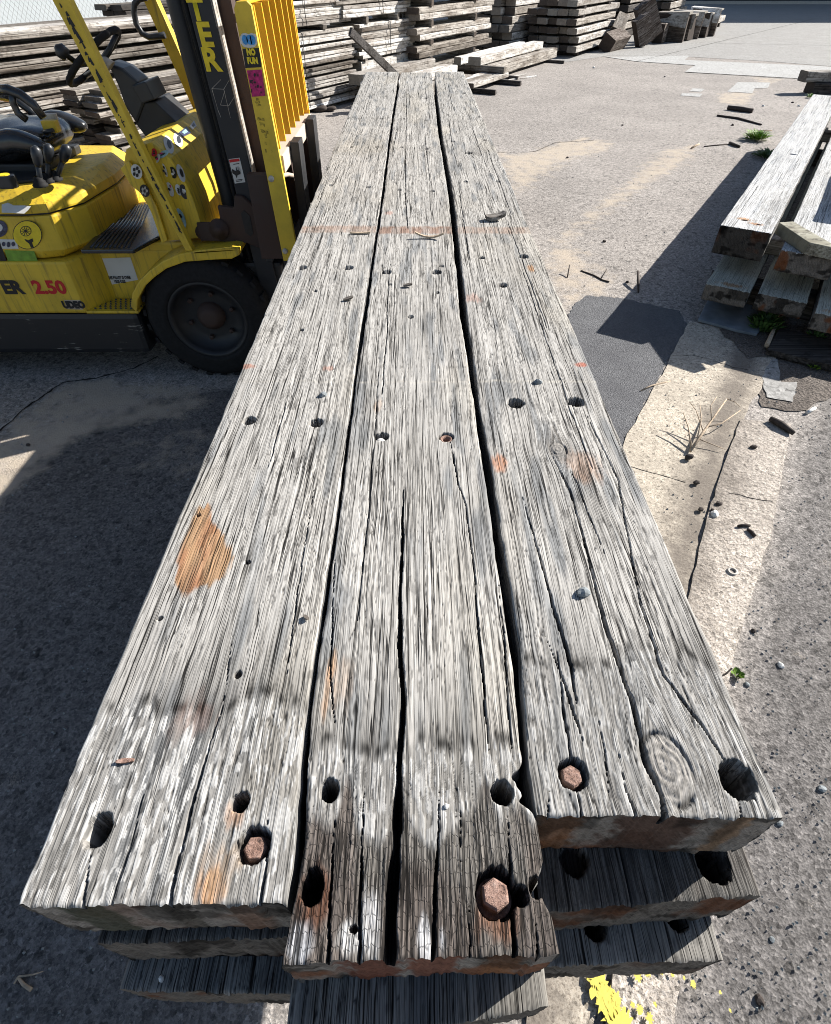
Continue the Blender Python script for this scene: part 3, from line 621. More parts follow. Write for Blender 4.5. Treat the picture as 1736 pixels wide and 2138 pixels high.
    # worn arrises
    de = np.minimum(X - XL, XR - X); hz = hz - .0022 * np.exp(-de / .0022) * (1 + .5 * vn(Y * 20, Y * 0, seed + 80)) * (1 - hole_all)
    dn = Y - ynear; hz = hz - .0016 * np.exp(-dn / .002) * (1 + .7 * vn(X * 90, X * 0, seed + 81)) * (1 - hole_all)
    hz = np.maximum(hz, -TK + .02)
    Z = ztop + hz
    col = np.clip(col * shade_mul, .004, .85)
    nv, nuu = X.shape
    top = np.stack([X.ravel(), Y.ravel(), Z.ravel()], 1); cols = [col.reshape(-1, 3)]; gs = [g.ravel()]; gr = [np.clip(grainy, 0, 1).ravel()]; rt = [rota.ravel()]
    idx = np.arange(nv * nuu).reshape(nv, nuu)
    quads = [np.stack([idx[:-1, :-1].ravel(), idx[:-1, 1:].ravel(), idx[1:, 1:].ravel(), idx[1:, :-1].ravel()], 1)]
    Ps = [top]; base = nv * nuu
    def skirt(ring, outn, pal, k=16):
        """drop a wall from a boundary run down to the underside"""
        nonlocal base
        rp = top[ring]; n_ = len(ring); lev = np.linspace(0, 1, k + 1)
        zz = rp[None, :, 2] + (ztop - TK - rp[None, :, 2]) * lev[:, None]
        s_ = (rp[:, 1] if abs(outn[0]) > .5 else rp[:, 0])[None, :] + 0 * zz
        if abs(outn[0]) > .5: dpt = .003 * fbm(s_ * 8, zz * 40, seed + 90, 2) + .0015 * vn(s_ * 30, zz * 260, seed + 91)
        else: dpt = .0012 * fbm(s_ * 25, zz * 30, seed + 92, 2) + .0006 * vn(s_ * 160, zz * 160, seed + 93)
        und = np.exp(-(1 - lev) / .06)[:, None] * .004 * (1 + .6 * vn(s_ * 20, zz * 0, seed + 94))
        dpt = dpt * np.minimum(1, lev * k)[:, None]; px_ = rp[None, :, 0] + outn[0] * (dpt - und); py_ = rp[None, :, 1] + outn[1] * (dpt - und)
        if abs(outn[0]) > .5:
            tt = np.clip(.5 + .3 * vn(zz / .003, s_ / .1, seed + 95) + .35 * fbm(s_ * 3, zz * 30, seed + 96), .05, 1); cc = (np.array([.04, .038, .036]) + np.array([.40, .39, .37]) * tt[..., None])
        else:
            tt = np.clip(.6 + .35 * fbm(s_ * 40, zz * 40, seed + 97) + .2 * vn(s_ * 300, zz * 300, seed + 98), .05, 1); cc = np.array([.27, .245, .215]) * (.4 + .8 * tt[..., None])
            rc = np.hypot(s_ - rp[:, 0].mean() - .06, zz - ztop + .22); rg_ = .5 + .5 * np.sin(rc * 2 * np.pi / .0045 + 3 * fbm(s_ * 30, zz * 30, seed + 103, 2)); cc = cc * (.78 + .30 * rg_[..., None]); an_ = np.arctan2(s_ - rp[:, 0].mean() - .06, zz - ztop + .22); rad = 1 - sst(0, .05, np.abs(vn(an_ * 26, rc * 9, seed + 104))); cc = cc * (1 - .7 * (rad * sst(-.1, .3, vn(an_ * 9, rc * 20, seed + 105)))[..., None])
            dk = sst(.14, .38, fbm(s_ * 14, zz * 20, seed + 99)); cc = cc * (1 - .75 * dk[..., None])
            cc = cc * enddark
            rs_ = sst(.16, .4, fbm(s_ * 9 + 5, zz * 9, seed + 100)) * (1 if endpal else .35); cc = cc + (np.array([.17, .06, .022]) - cc) * (rs_ * .85)[..., None]
            for (ex_, ew_, ec_, ea_) in endrust:
                em = sst(1.1, .6, np.abs(s_ - ex_) / ew_ + .45 * fbm(s_ * 60, zz * 60, seed + 106, 3)) * ea_; cc = cc + (np.array(ec_) * (.7 + .5 * tt[..., None]) - cc) * em[..., None]
            mo = sst(.62, .85, 1 - np.abs(lev - .1)[:, None] + .3 * vn(s_ * 20, zz * 30, seed + 101)) * sst(.2, .5, vn(s_ * 11, zz * 0, seed + 102)); cc = cc * (1 - .6 * mo[..., None])
        cols.append(np.clip(cc * shade_mul, .004, .8).reshape(-1, 3)); gs.append(zz.ravel() if abs(outn[0]) > .5 else (s_ * .5 + zz * .3).ravel()); gr.append(np.full(zz.size, .8 if abs(outn[0]) > .5 else .12)); rt.append(np.zeros(zz.size))
        Ps.append(np.stack([px_.ravel(), py_.ravel(), zz.ravel()], 1))
        ids = base + np.arange((k + 1) * n_).reshape(k + 1, n_); base += (k + 1) * n_
        quads.append(np.stack([ids[:-1, :-1].ravel(), ids[1:, :-1].ravel(), ids[1:, 1:].ravel(), ids[:-1, 1:].ravel()], 1))
        return ids[-1]
    b1 = skirt(idx[0, :], (0, -1), 0, int(70 / res ** .5)); b2 = skirt(idx[:, -1], (1, 0), 1, 10); b3 = skirt(idx[-1, ::-1], (0, 1), 0, 6); b4 = skirt(idx[::-1, 0], (-1, 0), 1, 10)
    bot = np.array([[b1[0], b1[-1], b3[0], b3[-1]]]); quads.append(bot[:, ::-1])
    PP = np.concatenate(Ps); PP[:, 0] -= parent_loc[0]; PP[:, 1] -= parent_loc[1]; PP[:, 2] -= parent_loc[2]
    me = grid_mesh(name, PP, np.concatenate(quads), M['plank'], cols=np.concatenate(cols), attrs=dict(g=np.concatenate(gs), grainy=np.concatenate(gr), rot=np.concatenate(rt)))
    o = link(bpy.data.objects.new(name, me)); o.location = parent_loc
    return o
def H_(x, y, r, dp=.07, el=1.0, Z=None):
    p = PZ(x, y, ZT if Z is None else Z); return (p.x, p.y, r, dp, el)
def S_(x, y, rx, ry, c, am=.9, rag=.25):
    p = PZ(x, y, ZT); return (p.x, p.y, rx, ry, c, am, rag)
def K_(x, y, r): p = PZ(x, y, ZT); return (p.x, p.y, r)
YF = PZ(868, 150, ZT).y
ORANGE = (.47, .235, .09); RUSTC = (.22, .085, .035); PINK = (.42, .20, .14); REDB = (.36, .15, .10)
band_far = PZ(868, 479, ZT).y; band_near = PZ(868, 762, ZT).y
xlL = lp([(765, 150), (508, 762), (372, 1085), (200, 1490), (35, 1892)], ZT)
xrL = lp([(833, 150), (813, 278), (797, 406), (756, 662), (733, 833), (700, 1089), (671, 1284), (648, 1430), (624, 1608), (615, 1778), (600, 1886)], ZT)
xlM = lp([(838, 150), (818, 278), (802, 406), (765, 662), (744, 800), (708, 1089), (683, 1251), (654, 1458), (640, 1640), (634, 1760), (612, 1880), (585, 2010)], ZT)
xrM = lp([(901, 150), (916, 278), (937, 406), (962, 662), (987, 822), (1015, 1008), (1041, 1199), (1074, 1398), (1086, 1558), (1113, 1673), (1136, 1798), (1150, 1900), (1170, 1993)], ZT)
xlR = lp([(908, 150), (923, 278), (947, 406), (969, 598), (999, 822), (1028, 991), (1054, 1147), (1087, 1365), (1108, 1608), (1124, 1703)], ZT)
xrR = lp([(968, 150), (1100, 465), (1228, 760), (1330, 1000), (1430, 1230), (1635, 1705)], ZT)
far_rows = lambda lst: [H_(x, y, .0125, .05, .75) for x, y in lst]
GL = 'weathered planks of the load on the forks'
pl = (-.29, .14, ZT - TK)
plL = build_plank('timber_plank', xlL, xrL, PZ(35, 1892, ZT).y, PZ(600, 1886, ZT).y, YF, ZT, 11, pl,
    holes=[H_(205, 1733, .0165, .11, 1.35), H_(502, 1674, .0118, .11, 1.2), H_(530, 1763, .0215, .030, 1.05), H_(521, 878, .0158, .09), H_(660, 883, .0165, .09), H_(414, 1076, .0045, .05), H_(517, 1174, .005, .05), H_(334, 1291, .005, .05), H_(631, 559, .016, .07), H_(727, 559, .017, .07), H_(658, 608, .007, .04), H_(630, 689, .007, .04), H_(497, 1408, .006, .008, 1.2)] + far_rows([(690.6, 387), (769, 391), (734, 307), (786.6, 308), (751, 248), (795.6, 248), (770, 201.6), (806.5, 202)]),
    cracks=[([(470, 1440), (462, 1483), (437, 1558), (408, 1658), (391, 1728), (365, 1818), (350, 1900)], (.0035, .0018), .02), ([(200, 1740), (188, 1790), (170, 1900)], (.003, .001), .012), ([(487, 1316), (476, 1400), (470, 1440)], (.002, .0015), .01), ([(560, 1700), (556, 1800), (540, 1900)], (.003, .002), .012), ([(655, 1020), (640, 1120), (618, 1260), (600, 1400)], (.0016, .001), .008)],
    stains=[S_(440, 1850, .018, .024, ORANGE, .8, .3), S_(492, 1700, .016, .026, (.40, .22, .12), .65, .4), S_(470, 1800, .03, .03, (.42, .30, .2), .45, .4), S_(516, 765, .02, .012, PINK, .8, .3), S_(686, 769, .016, .016, PINK, .7, .3), S_(700, 475, .2, .03, (.36, .25, .2), .5, .4), S_(400, 1500, .04, .035, (.25, .16, .13), .45, .4)],
    endrust=[(PZ(500, 1890, ZT).x, .022, (.19, .10, .06), .6), (PZ(165, 1892, ZT).x, .03, (.035, .042, .025), .8), (PZ(350, 1892, ZT).x, .02, (.06, .055, .045), .7)],
    scars=[([(408, 1068), (416, 1056), (428, 1060), (434, 1050), (441, 1062), (442, 1085), (458, 1108), (474, 1128), (487, 1162), (480, 1185), (468, 1206), (452, 1212), (440, 1226), (418, 1222), (400, 1236), (386, 1246), (376, 1228), (366, 1206), (372, 1170), (382, 1135), (396, 1105)], (.47, .275, .135), .88)],
    zone=(PZ(400, 1482, ZT).y, 'pale'), bands=[(band_far, .045, (.36, .25, .19), .6), (PZ(868, 796, ZT).y, .005, (.5, .47, .42), .5)])
tag(plL, 'left plank of the top row, orange stain near its edge and rusty bolt', 'plank', GL)
pm = (0, .1, ZT - TK)
plM = build_plank('timber_plank', xlM, xrM, PZ(585, 2010, ZT).y, PZ(1170, 1993, ZT).y, YF - .02, ZT - .002, 23, pm,
    holes=[H_(688, 1648, .013, .12, 1.2), H_(1048, 1652, .0150, .12, 1.1), H_(1037, 1863, .0245, .034, 1.15), H_(1088, 1868, .0100, .07, 1.2), H_(1120, 1850, .0085, .06, 1.6), H_(650, 1850, .0135, .09, 1.7), H_(797, 910, .016, .03), H_(932, 911, .017, .03), H_(807, 567, .017, .07), H_(911, 567, .018, .07), H_(922, 554, .009, .05), H_(814, 593, .007, .04), H_(913, 610, .008, .04), H_(857, 660, .010, .05), H_(738, 1938, .0055, .014, .6)] + far_rows([(833.5, 395.5), (902, 398), (838, 306.6), (891, 310), (843, 247), (889, 251.5), (841.5, 202), (887.4, 205)]),
    cracks=[([(843, 1020), (839.4, 1137), (836, 1225), (835, 1349), (842, 1458), (834, 1600), (828, 1750), (820, 1860), (812, 2010)], (.0075, .0012), .045), ([(937, 900), (957, 1011), (973, 1056), (989, 1170), (1000, 1316), (1012, 1458), (1020, 1560)], (.0026, .0015), .014), ([(700, 1150), (696, 1250), (690, 1400), (700, 1520)], (.0018, .001), .01), ([(916, 1640), (914, 1760), (908, 1900), (905, 2010)], (.004, .0015), .018), ([(1060, 1690), (1066, 1780), (1075, 1990)], (.004, .002), .018), ([(760, 1650), (756, 1780), (750, 1990)], (.003, .0015), .012), ([(850, 170), (846, 400), (852, 480)], (.003, .002), .01), ([(980, 1890), (984, 2010)], (.003, .002), .012), ([(1120, 1920), (1126, 2010)], (.004, .002), .014), ([(1040, 1200), (1052, 1330), (1062, 1470), (1068, 1560)], (.0028, .0012), .014), ([(700, 1690), (694, 1800), (684, 2005)], (.003, .0012), .012), ([(960, 1650), (962, 1800)], (.0025, .001), .01)],
    stains=[S_(688, 1415, .008, .055, ORANGE, .6, .4), S_(722, 1440, .016, .04, (.42, .28, .18), .35, .5), S_(790, 845, .015, .03, (.42, .28, .18), .4, .3), S_(812, 444, .02, .025, PINK, .5, .3), S_(655, 1875, .018, .035, (.12, .045, .02), .85, .25), S_(625, 1970, .016, .02, (.40, .41, .43), .9, .25), S_(775, 1905, .014, .034, (.60, .60, .60), .95, .3), S_(745, 1960, .022, .018, (.56, .56, .55), .9, .3), S_(888, 1955, .008, .022, (.6, .6, .61), .9, .3), S_(925, 1960, .006, .02, (.55, .56, .58), .85, .3), S_(1035, 1905, .025, .025, RUSTC, .6, .4), S_(1020, 1000, .03, .05, (.13, .13, .14), .5, .5)],
    endrust=[(PZ(770, 2010, ZT).x, .035, (.14, .05, .03), .9), (PZ(910, 2010, ZT).x, .03, (.16, .055, .03), .85), (PZ(1060, 2005, ZT).x, .02, (.24, .11, .05), .8)],
    rot=(PZ(868, 1668, ZT).y, .95), zone=(PZ(868, 1560, ZT).y, 'mix'), bands=[(band_far, .05, (.31, .195, .145), .85), (PZ(868, 796, ZT).y, .005, (.5, .47, .42), .6)], endpal=1, notch=[(PZ(1100, 1640, ZT).y, .025, .018, 1), (PZ(1128, 1850, ZT).y, .02, .010, 1)], auto_cracks=9)
tag(plM, 'middle plank of the top row, deep centre crack and dark decayed near end', 'plank', GL)
pr_ = (.3, .25, ZT - TK)
plR = build_plank('timber_plank', xlR, xrR, PZ(1124, 1703, ZT).y, PZ(1635, 1709, ZT).y, YF, ZT + .001, 37, pr_,
    holes=[H_(1197, 1616, .0205, .030, 1.1), H_(1540, 1627, .0225, .10, 1.3), H_(1077, 842, .0205, .11), H_(1203, 840, .0205, .11), H_(1093, 536, .018, .08), H_(1006, 539, .012, .02), H_(1050, 596, .014, .014, 1.5), H_(978, 320, .022, .04)] + far_rows([(972, 380), (1040, 379.6), (946.6, 296), (1012, 294), (1001, 245), (935, 241), (969, 195.5), (1003, 195)]),
    cracks=[([(1090, 1037), (1127, 1160), (1161, 1284), (1194, 1397), (1206, 1470)], (.0045, .0016), .022), ([(1148, 939), (1190, 1024), (1220, 1128), (1265, 1310), (1295, 1397), (1320, 1460), (1338, 1540), (1352, 1600), (1382, 1660), (1390, 1709)], (.0055, .0018), .028), ([(1220, 855), (1290, 1000), (1335, 1250), (1385, 1410), (1470, 1520), (1520, 1600)], (.003, .0015), .014), ([(1270, 1640), (1262, 1560), (1245, 1480)], (.002, .0015), .012), ([(1330, 1709), (1305, 1640), (1290, 1560)], (.0025, .001), .012), ([(1545, 1660), (1550, 1709)], (.003, .002), .015), ([(1150, 1640), (1146, 1700)], (.002, .001), .01), ([(1420, 1100), (1500, 1300), (1560, 1420)], (.0018, .001), .008), ([(1140, 1330), (1180, 1430), (1215, 1540)], (.0035, .0015), .016), ([(1180, 960), (1205, 1010), (1260, 1150)], (.002, .001), .01)],
    stains=[S_(1043, 965, .02, .034, (.46, .20, .10), .8, .2), S_(1222, 975, .042, .06, (.36, .21, .13), .6, .25), S_(1214, 762, .018, .012, (.42, .12, .07), .9, .15), S_(988, 622, .022, .04, PINK, .45, .3), S_(1108, 560, .014, .035, (.45, .20, .05), .7, .3), S_(1165, 930, .035, .06, (.10, .09, .08), .55, .5)],
    endrust=[(PZ(1178, 1725, ZT).x, .030, (.20, .095, .045), .8), (PZ(1390, 1725, ZT).x, .058, (.075, .042, .03), .9), (PZ(1560, 1725, ZT).x, .018, (.24, .14, .07), .7)],
    knots=[K_(1165, 940, .017), K_(1392, 1605, .030), (PZ(985, 320, ZT).x + .03, PZ(985, 320, ZT).y, .03)], zone=(PZ(1300, 1385, ZT).y, 'dark'), bands=[(band_far - .01, .045, (.38, .27, .21), .65), (PZ(1100, 796, ZT).y, .006, (.55, .52, .46), .7)], endpal=1, auto_cracks=9)
tag(plR, 'right plank of the top row, big round knot and rust marks on its end', 'plank', GL)
def low_plank(x0, x1, ynl, ynr, lay, seed, label, holes=(), shade_mul=.55, endpal=1):  # lower rows lie in shade, and that shade is put into their colour
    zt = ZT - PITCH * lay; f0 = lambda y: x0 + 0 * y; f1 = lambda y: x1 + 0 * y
    o = build_plank('timber_plank', f0, f1, ynl, ynr, 6.3 - .05 * lay, zt, seed, ((x0 + x1) / 2, ynl, zt - TK), holes=holes, res=1.7, shade_mul=shade_mul, endpal=endpal, rot=((ynl + .1, .5) if seed % 2 else None), auto_cracks=8)
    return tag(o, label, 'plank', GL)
Z1, Z2 = ZT - PITCH, ZT - 2 * PITCH
p = PZ(200, 1968, Z1); q = PZ(1590, 1868, Z1)
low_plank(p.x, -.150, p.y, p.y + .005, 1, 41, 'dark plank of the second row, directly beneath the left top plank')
low_plank(-.150, .158, PZ(612, 2200, Z1).y, PZ(1145, 2103, Z1).y, 1, 42, 'cracked dark plank of the second row, beneath the middle top plank', holes=[(-.09, .13, .018, .08, 1.4), (.098, .155, .02, .03)], shade_mul=.5)
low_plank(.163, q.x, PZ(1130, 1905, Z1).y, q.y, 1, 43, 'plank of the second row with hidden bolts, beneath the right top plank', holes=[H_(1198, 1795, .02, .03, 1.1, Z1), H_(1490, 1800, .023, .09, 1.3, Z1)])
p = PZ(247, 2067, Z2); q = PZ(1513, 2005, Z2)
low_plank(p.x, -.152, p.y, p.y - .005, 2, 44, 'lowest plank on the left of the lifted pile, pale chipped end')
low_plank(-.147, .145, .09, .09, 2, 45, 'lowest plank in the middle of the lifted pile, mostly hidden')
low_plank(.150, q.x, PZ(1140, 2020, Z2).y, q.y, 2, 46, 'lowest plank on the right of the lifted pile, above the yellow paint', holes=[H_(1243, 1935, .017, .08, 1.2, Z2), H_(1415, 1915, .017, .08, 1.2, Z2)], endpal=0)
# bolts
def hex_bolt(parent, x, y, zt_, r, hh, rz, mat):
    m = MB(); rr = random.Random(int(x * 1e4)); 
    ring = [(math.cos(rz + k * math.pi / 3), math.sin(rz + k * math.pi / 3)) for k in range(6)]
    m.plan([(x + a * r, y + b * r) for a, b in ring], zt_ - hh, zt_ - .003, None)
    m.plan([(x + a * r * .985, y + b * r * .985) for a, b in ring], zt_ - .003, zt_, [(x + a * r * .86, y + b * r * .86) for a, b in ring])
    m.lathe([(zt_ - hh - .004, r * 1.25), (zt_ - hh, r * 1.25), (zt_ - hh + .0005, r * .5)], (x, y, 0), 'z', 20)
    return m.build('bolt', mat, parent, .0012)
p = PZ(530, 1766, ZT); hex_bolt(plL, p.x, p.y, ZT - .007, .0142, .02, .1, M['rust'])
p = PZ(1037, 1862, ZT); hex_bolt(plM, p.x, p.y, ZT - .008, .0165, .024, .55, M['rust'])
p = PZ(1197, 1616, ZT); hex_bolt(plR, p.x, p.y, ZT - .005, .0146, .022, .5, M['rust'])
p = PZ(797, 912, ZT); m = MB(); m.lathe([(ZT - .035, .009), (ZT - .008, .009), (ZT - .005, .006), (ZT - .005, .0001)], (p.x - .002, p.y - .004, 0), 'z', 16); m.build('bolt', M['wsticker'], plM, label='pale round bolt end sunk in its hole')
p = PZ(932, 911, ZT); m = MB(); m.lathe([(ZT - .03, .0135), (ZT - .006, .0135), (ZT - .005, .0115), (ZT - .008, .0075), (ZT - .03, .0075)], (p.x, p.y - .002, 0), 'z', 18); m.build('bolt_sleeve', M['rust'], plM)
# ------------------------------------------------------------------ forklift (faces +X, carries the planks)
FK = empty('forklift', (-1.9, 3.4, 0), 'worn yellow forklift covered in stickers, holding the planks on its forks', 'forklift')
def xz(px, Y): return [(PY(x, y, Y).x, PY(x, y, Y).z) for x, y in px]
def part(name, m, mat, parent=None, bevel=0, label=None): return m.build(name, mat, parent or FK, bevel, label)
m = MB(); m.plan([(-3.15, 2.86), (-1.735, 2.86), (-1.63, 3.02), (-1.2, 3.02), (-1.2, 3.94), (-3.15, 3.94)], .39, .655); m.box(-1.745, -1.1, 3.025, 3.94, .60, .692)
body = part('body', m, M['yellow'], bevel=.012)
m = MB(); m.box(-3.15, -1.475, 2.872, 3.93, .15, .384); part('skirt', m, M['scrape'], bevel=.03)
# step
m = MB(); m.box(-1.735, -1.46, 2.862, 3.03, .388, .402); st = part('step', m, M['yellow'], bevel=.003)
m = MB()
for i in range(9):
    for j in range(5):
        x = -1.70 + i * .027 + (j % 2) * .012 + .012 * j * .3; y = 2.885 + j * .027
        m.add([(x, y, .403), (x + .015, y, .403), (x + .007, y + .012, .403), (x + .007, y + .004, .412)], [(0, 1, 3), (1, 2, 3), (2, 0, 3)])
part('grip_teeth', m, M['black'], st)
# fender over the front wheel
outer = xz([(273, 640), (276, 614), (290, 588), (312, 566), (339, 546), (377, 530), (420, 522), (484, 518), (500, 520)], 2.86)
inner = xz([(286, 653), (288, 626), (303, 598), (322, 580), (348, 561), (387, 547), (440, 543), (484, 541), (500, 533)], 2.86)
m = MB(); m.prism(outer + inner[::-1], 2.86, 3.04); m.prism(xz([(404, 524), (484, 518), (500, 519), (500, 524), (484, 526), (404, 532)], 2.86), 2.86, 3.30)
part('fender', m, M['yellow'], bevel=.006)
m = MB(); m.box(-1.45, -.9, 3.05, 3.9, .3, .64); part('drive_axle', m, M['black'], bevel=.02)
# floor mat
q = [PZ(x, y, .7) for x, y in [(170, 527), (280, 527), (345, 492), (325, 428), (262, 436)]]
m = MB(); m.plan([(p.x, p.y) for p in q], .693, .712); mt = part('floor_mat', m, M['vinyl'], bevel=.006)
m = MB()
for k in range(9):
    a = q[0].lerp(q[1], .15 + .09 * k); b_ = q[4].lerp(q[3], .1 + .095 * k); m.tube([(a.x, a.y + .03, .711), ((a.x + b_.x) / 2 + .01, (a.y + b_.y) / 2, .713), (b_.x, b_.y, .711)], .006, 6)
part('mat_rib', m, M['vinyl'], mt)
# hood: two shells with a dark seam between them
lo = [(-3.15, 2.875), (-1.83, 2.875), (-1.73, 2.90), (-1.63, 3.06), (-1.60, 3.40), (-1.62, 3.62), (-1.70, 3.86), (-3.15, 3.9)]
m = MB(); m.plan([(x, y) for x, y in [(-3.15, 2.89), (-1.85, 2.89), (-1.76, 2.92), (-1.69, 3.08), (-1.66, 3.40), (-1.68, 3.6), (-1.74, 3.84), (-3.15, 3.88)]], .66, .70, lo); m.plan(lo, .70, .858); part('engine_cover', m, M['yellow'], bevel=.012)
m = MB(); m.plan([(x - .012, y + .012) for x, y in lo], .85, .875); part('cover_seam', m, M['black'])
hi = [(-3.15, 2.98), (-1.90, 2.98), (-1.80, 3.0), (-1.70, 3.12), (-1.65, 3.40), (-1.67, 3.60), (-1.74, 3.80), (-3.15, 3.84)]
m = MB(); m.plan(lo, .866, .905, [(x - .004, y + .004) for x, y in lo]); m.plan([(x - .004, y + .004) for x, y in lo], .905, .958, hi); part('seat_deck', m, M['yellow'], bevel=.01)
# lever console
m = MB(); m.plan([(-2.4, 3.0), (-1.95, 3.0), (-1.80, 3.06), (-1.76, 3.18), (-1.95, 3.30), (-2.4, 3.3)], .957, .972); con = part('console', m, M['plastic'], bevel=.005)
for (bx, by), (kx, ky) in [((86, 389), (76, 317)), ((101, 381), (102, 312)), ((117, 377), (139, 313))]:
    b0 = PZ(bx, by, .972); k0 = PY(kx, ky, b0.y + .01); m = MB()
    m.tube([b0, b0.lerp(k0, .35), b0.lerp(k0, .8)], [.014, .012, .011], 10); lev = part('lever', m, M['plastic'])
    m = MB(); d = (k0 - b0).normalized(); m.tube([k0 - d * .06, k0 - d * .045, k0 - d * .015, k0 + d * .012, k0 + d * .024], [.012, .019, .024, .021, .006], 12); part('knob', m, M['plastic'], lev)
    m = MB(); m.lathe([(.0, .032), (.008, .034), (.012, .026), (.02, .028), (.026, .02), (.034, .022), (.042, .013)], b0, 'z', 14); part('boot', m, M['rubber'], lev)
# seat
def soft(m, c, r, e=3.0, nu=28, nv=14, tilt=0):
    Pp = []
    se = lambda v, p: math.copysign(abs(v) ** (2 / p), v)
    for j in range(nv + 1):
        ph = -math.pi / 2 + math.pi * j / nv
        for i in range(nu):
            th_ = 2 * math.pi * i / nu
            v = Vector((r[0] * se(math.cos(ph), 2.4) * se(math.cos(th_), e), r[1] * se(math.cos(ph), 2.4) * se(math.sin(th_), e), r[2] * se(math.sin(ph), 2.4)))
            v.z += .012 * math.sin(v.x * 22) * math.cos(v.y * 15); Pp.append(Matrix.Rotation(tilt, 3, 'Y') @ v + Vector(c))
    return m.add(Pp, [[j * nu + i, j * nu + (i + 1) % nu, (j + 1) * nu + (i + 1) % nu, (j + 1) * nu + i] for j in range(nv) for i in range(nu)], True)
m = MB(); soft(m, (-2.10, 3.42, 1.065), (.30, .25, .085), 3.2, tilt=-.04); soft(m, (-2.0, 3.19, 1.09), (.22, .05, .05)); soft(m, (-2.0, 3.65, 1.09), (.22, .05, .05)); seat = part('seat', m, M['vinyl'])
m = MB(); soft(m, (-2.46, 3.42, 1.33), (.09, .24, .28), 3, tilt=-.15); part('seat_back', m, M['vinyl'])
m = MB(); m.box(-2.4, -1.85, 3.2, 3.64, .955, 1.0); part('seat_base', m, M['black'], bevel=.01)
for yy in (3.16, 3.68):
    m = MB(); a = [(0, 188), (18, 188), (44, 198), (70, 218), (92, 246)] if yy < 3.4 else [(0, 200), (30, 205), (60, 228), (84, 252)]
    m.tube([PY(x, y, yy) for x, y in a], [.022, .022, .021, .02, .018][:len(a)], 10)
    if yy < 3.4: m.tube([PY(x, y, yy) for x, y in [(24, 192), (28, 215), (38, 236), (56, 250)]], .016, 10)
    part('arm_rest', m, M['vinyl'])
p = PY(108, 266, 3.3); m = MB(); m.box(p.x - .035, p.x + .035, p.y - .02, p.y + .02, p.z - .02, p.z + .03, None); part('belt_buckle', m, M['pillar'], bevel=.006)
m = MB(); m.tube([PY(88, 290, 3.25), PY(94, 283, 3.25), PY(102, 286, 3.25), PY(108, 280, 3.25)], .006, 6); m.tube([PY(92, 276, 3.26), PY(112, 272, 3.26)], .010, 6); part('belt_strap', m, M['plastic'])
m = MB(); q = [PZ(x, y, 1.0) for x, y in [(-20, 286), (-5, 262), (35, 264), (40, 276), (12, 290)]]; m.plan([(v.x, v.y) for v in q], .97, 1.0); part('torn_foam', m, M['orange'], bevel=.008)
m = MB(); a = PY(96, 262, 3.36); b_ = PY(128, 268, 3.36); m.box(a.x, b_.x, 3.35, 3.37, b_.z - .02, a.z + .05); part('belt_guard', m, M['steel'], bevel=.004)
# cowl and its stickers
cp = [(-1.335, 1.05), (-1.30, 1.115), (-1.178, 1.142), (-1.112, 1.078), (-1.068, .972), (-1.052, .893), (-1.04, .74), (-1.255, .72), (-1.277, .88)]
m = MB(); m.prism(cp, 2.95, 3.86); cowl = part('cowl', m, M['yellow'], bevel=.006)
def face_pt(x, y, off=.003):
    """sight line met with the sloping front of the cowl"""
    best = None
    for (x0, z0), (x1, z1) in zip(cp[2:6], cp[3:7]):
        n = Vector((z0 - z1, 0, x1 - x0)).normalized(); r = ray(x, y); den = r.dot(n)
        if abs(den) < 1e-6: continue
        t = (Vector((x0, 0, z0)) - Vector((0, 0, HC))).dot(n) / den; p = Vector((0, 0, HC)) + r * t
        if min(z0, z1) - .01 <= p.z <= max(z0, z1) + .01: best = p + n * off if best is None else best
    return best
def decal(name, pts, mat, parent):
    if any(p is None for p in pts): return None
    c = sum(pts, Vector()) / len(pts); n = (pts[1] - pts[0]).cross(pts[2] - pts[0]).normalized()
    pts = [c + (p - c) - n * (p - c).dot(n) for p in pts] if len(pts) > 3 else pts
    m = MB(); m.add(pts, [list(range(len(pts)))]); return part(name, m, mat, parent)
def rect(cx, cy, w, h, k=0.0): return [(cx - w / 2, cy - h / 2 + k), (cx + w / 2, cy - h / 2 - k), (cx + w / 2, cy + h / 2 - k), (cx - w / 2, cy + h / 2 + k)]
def oval(cx, cy, a, b_, n=18, rot=0): return [(cx + a * math.cos(t) * math.cos(rot) - b_ * math.sin(t) * math.sin(rot), cy + a * math.cos(t) * math.sin(rot) + b_ * math.sin(t) * math.cos(rot)) for t in [2 * math.pi * i / n for i in range(n)]]
for cx, cy, a, b_, mt_ in [(352, 303, 9, 20, 'wsticker'), (372, 293, 9, 16, 'wsticker'), (384, 276, 13, 11, 'navyst'), (377, 362, 7, 20, 'wsticker'), (402, 262, 7, 10, 'wsticker')]:
    px = oval(cx, cy, a, b_, 16, -.35) if b_ > 13 else [(cx - a, cy + 3), (cx + a * .4, cy - b_), (cx + a * 1.2, cy + 2), (cx - a * .1, cy + b_)]
    d = decal('sticker', [face_pt(x, y) for x, y in px], M[mt_], cowl)
    if d: decal('sticker_print', [face_pt(cx + (x - cx) * .45 + 1, cy + (y - cy) * .5, .005) for x, y in px], M['teal' if mt_ == 'navyst' else 'plastic'] if mt_ != 'navyst' else M['teal'], d)
near = lambda x, y, off=.002: PY(x, y, 2.95) + Vector((0, -off, 0))
rs = random.Random(3)
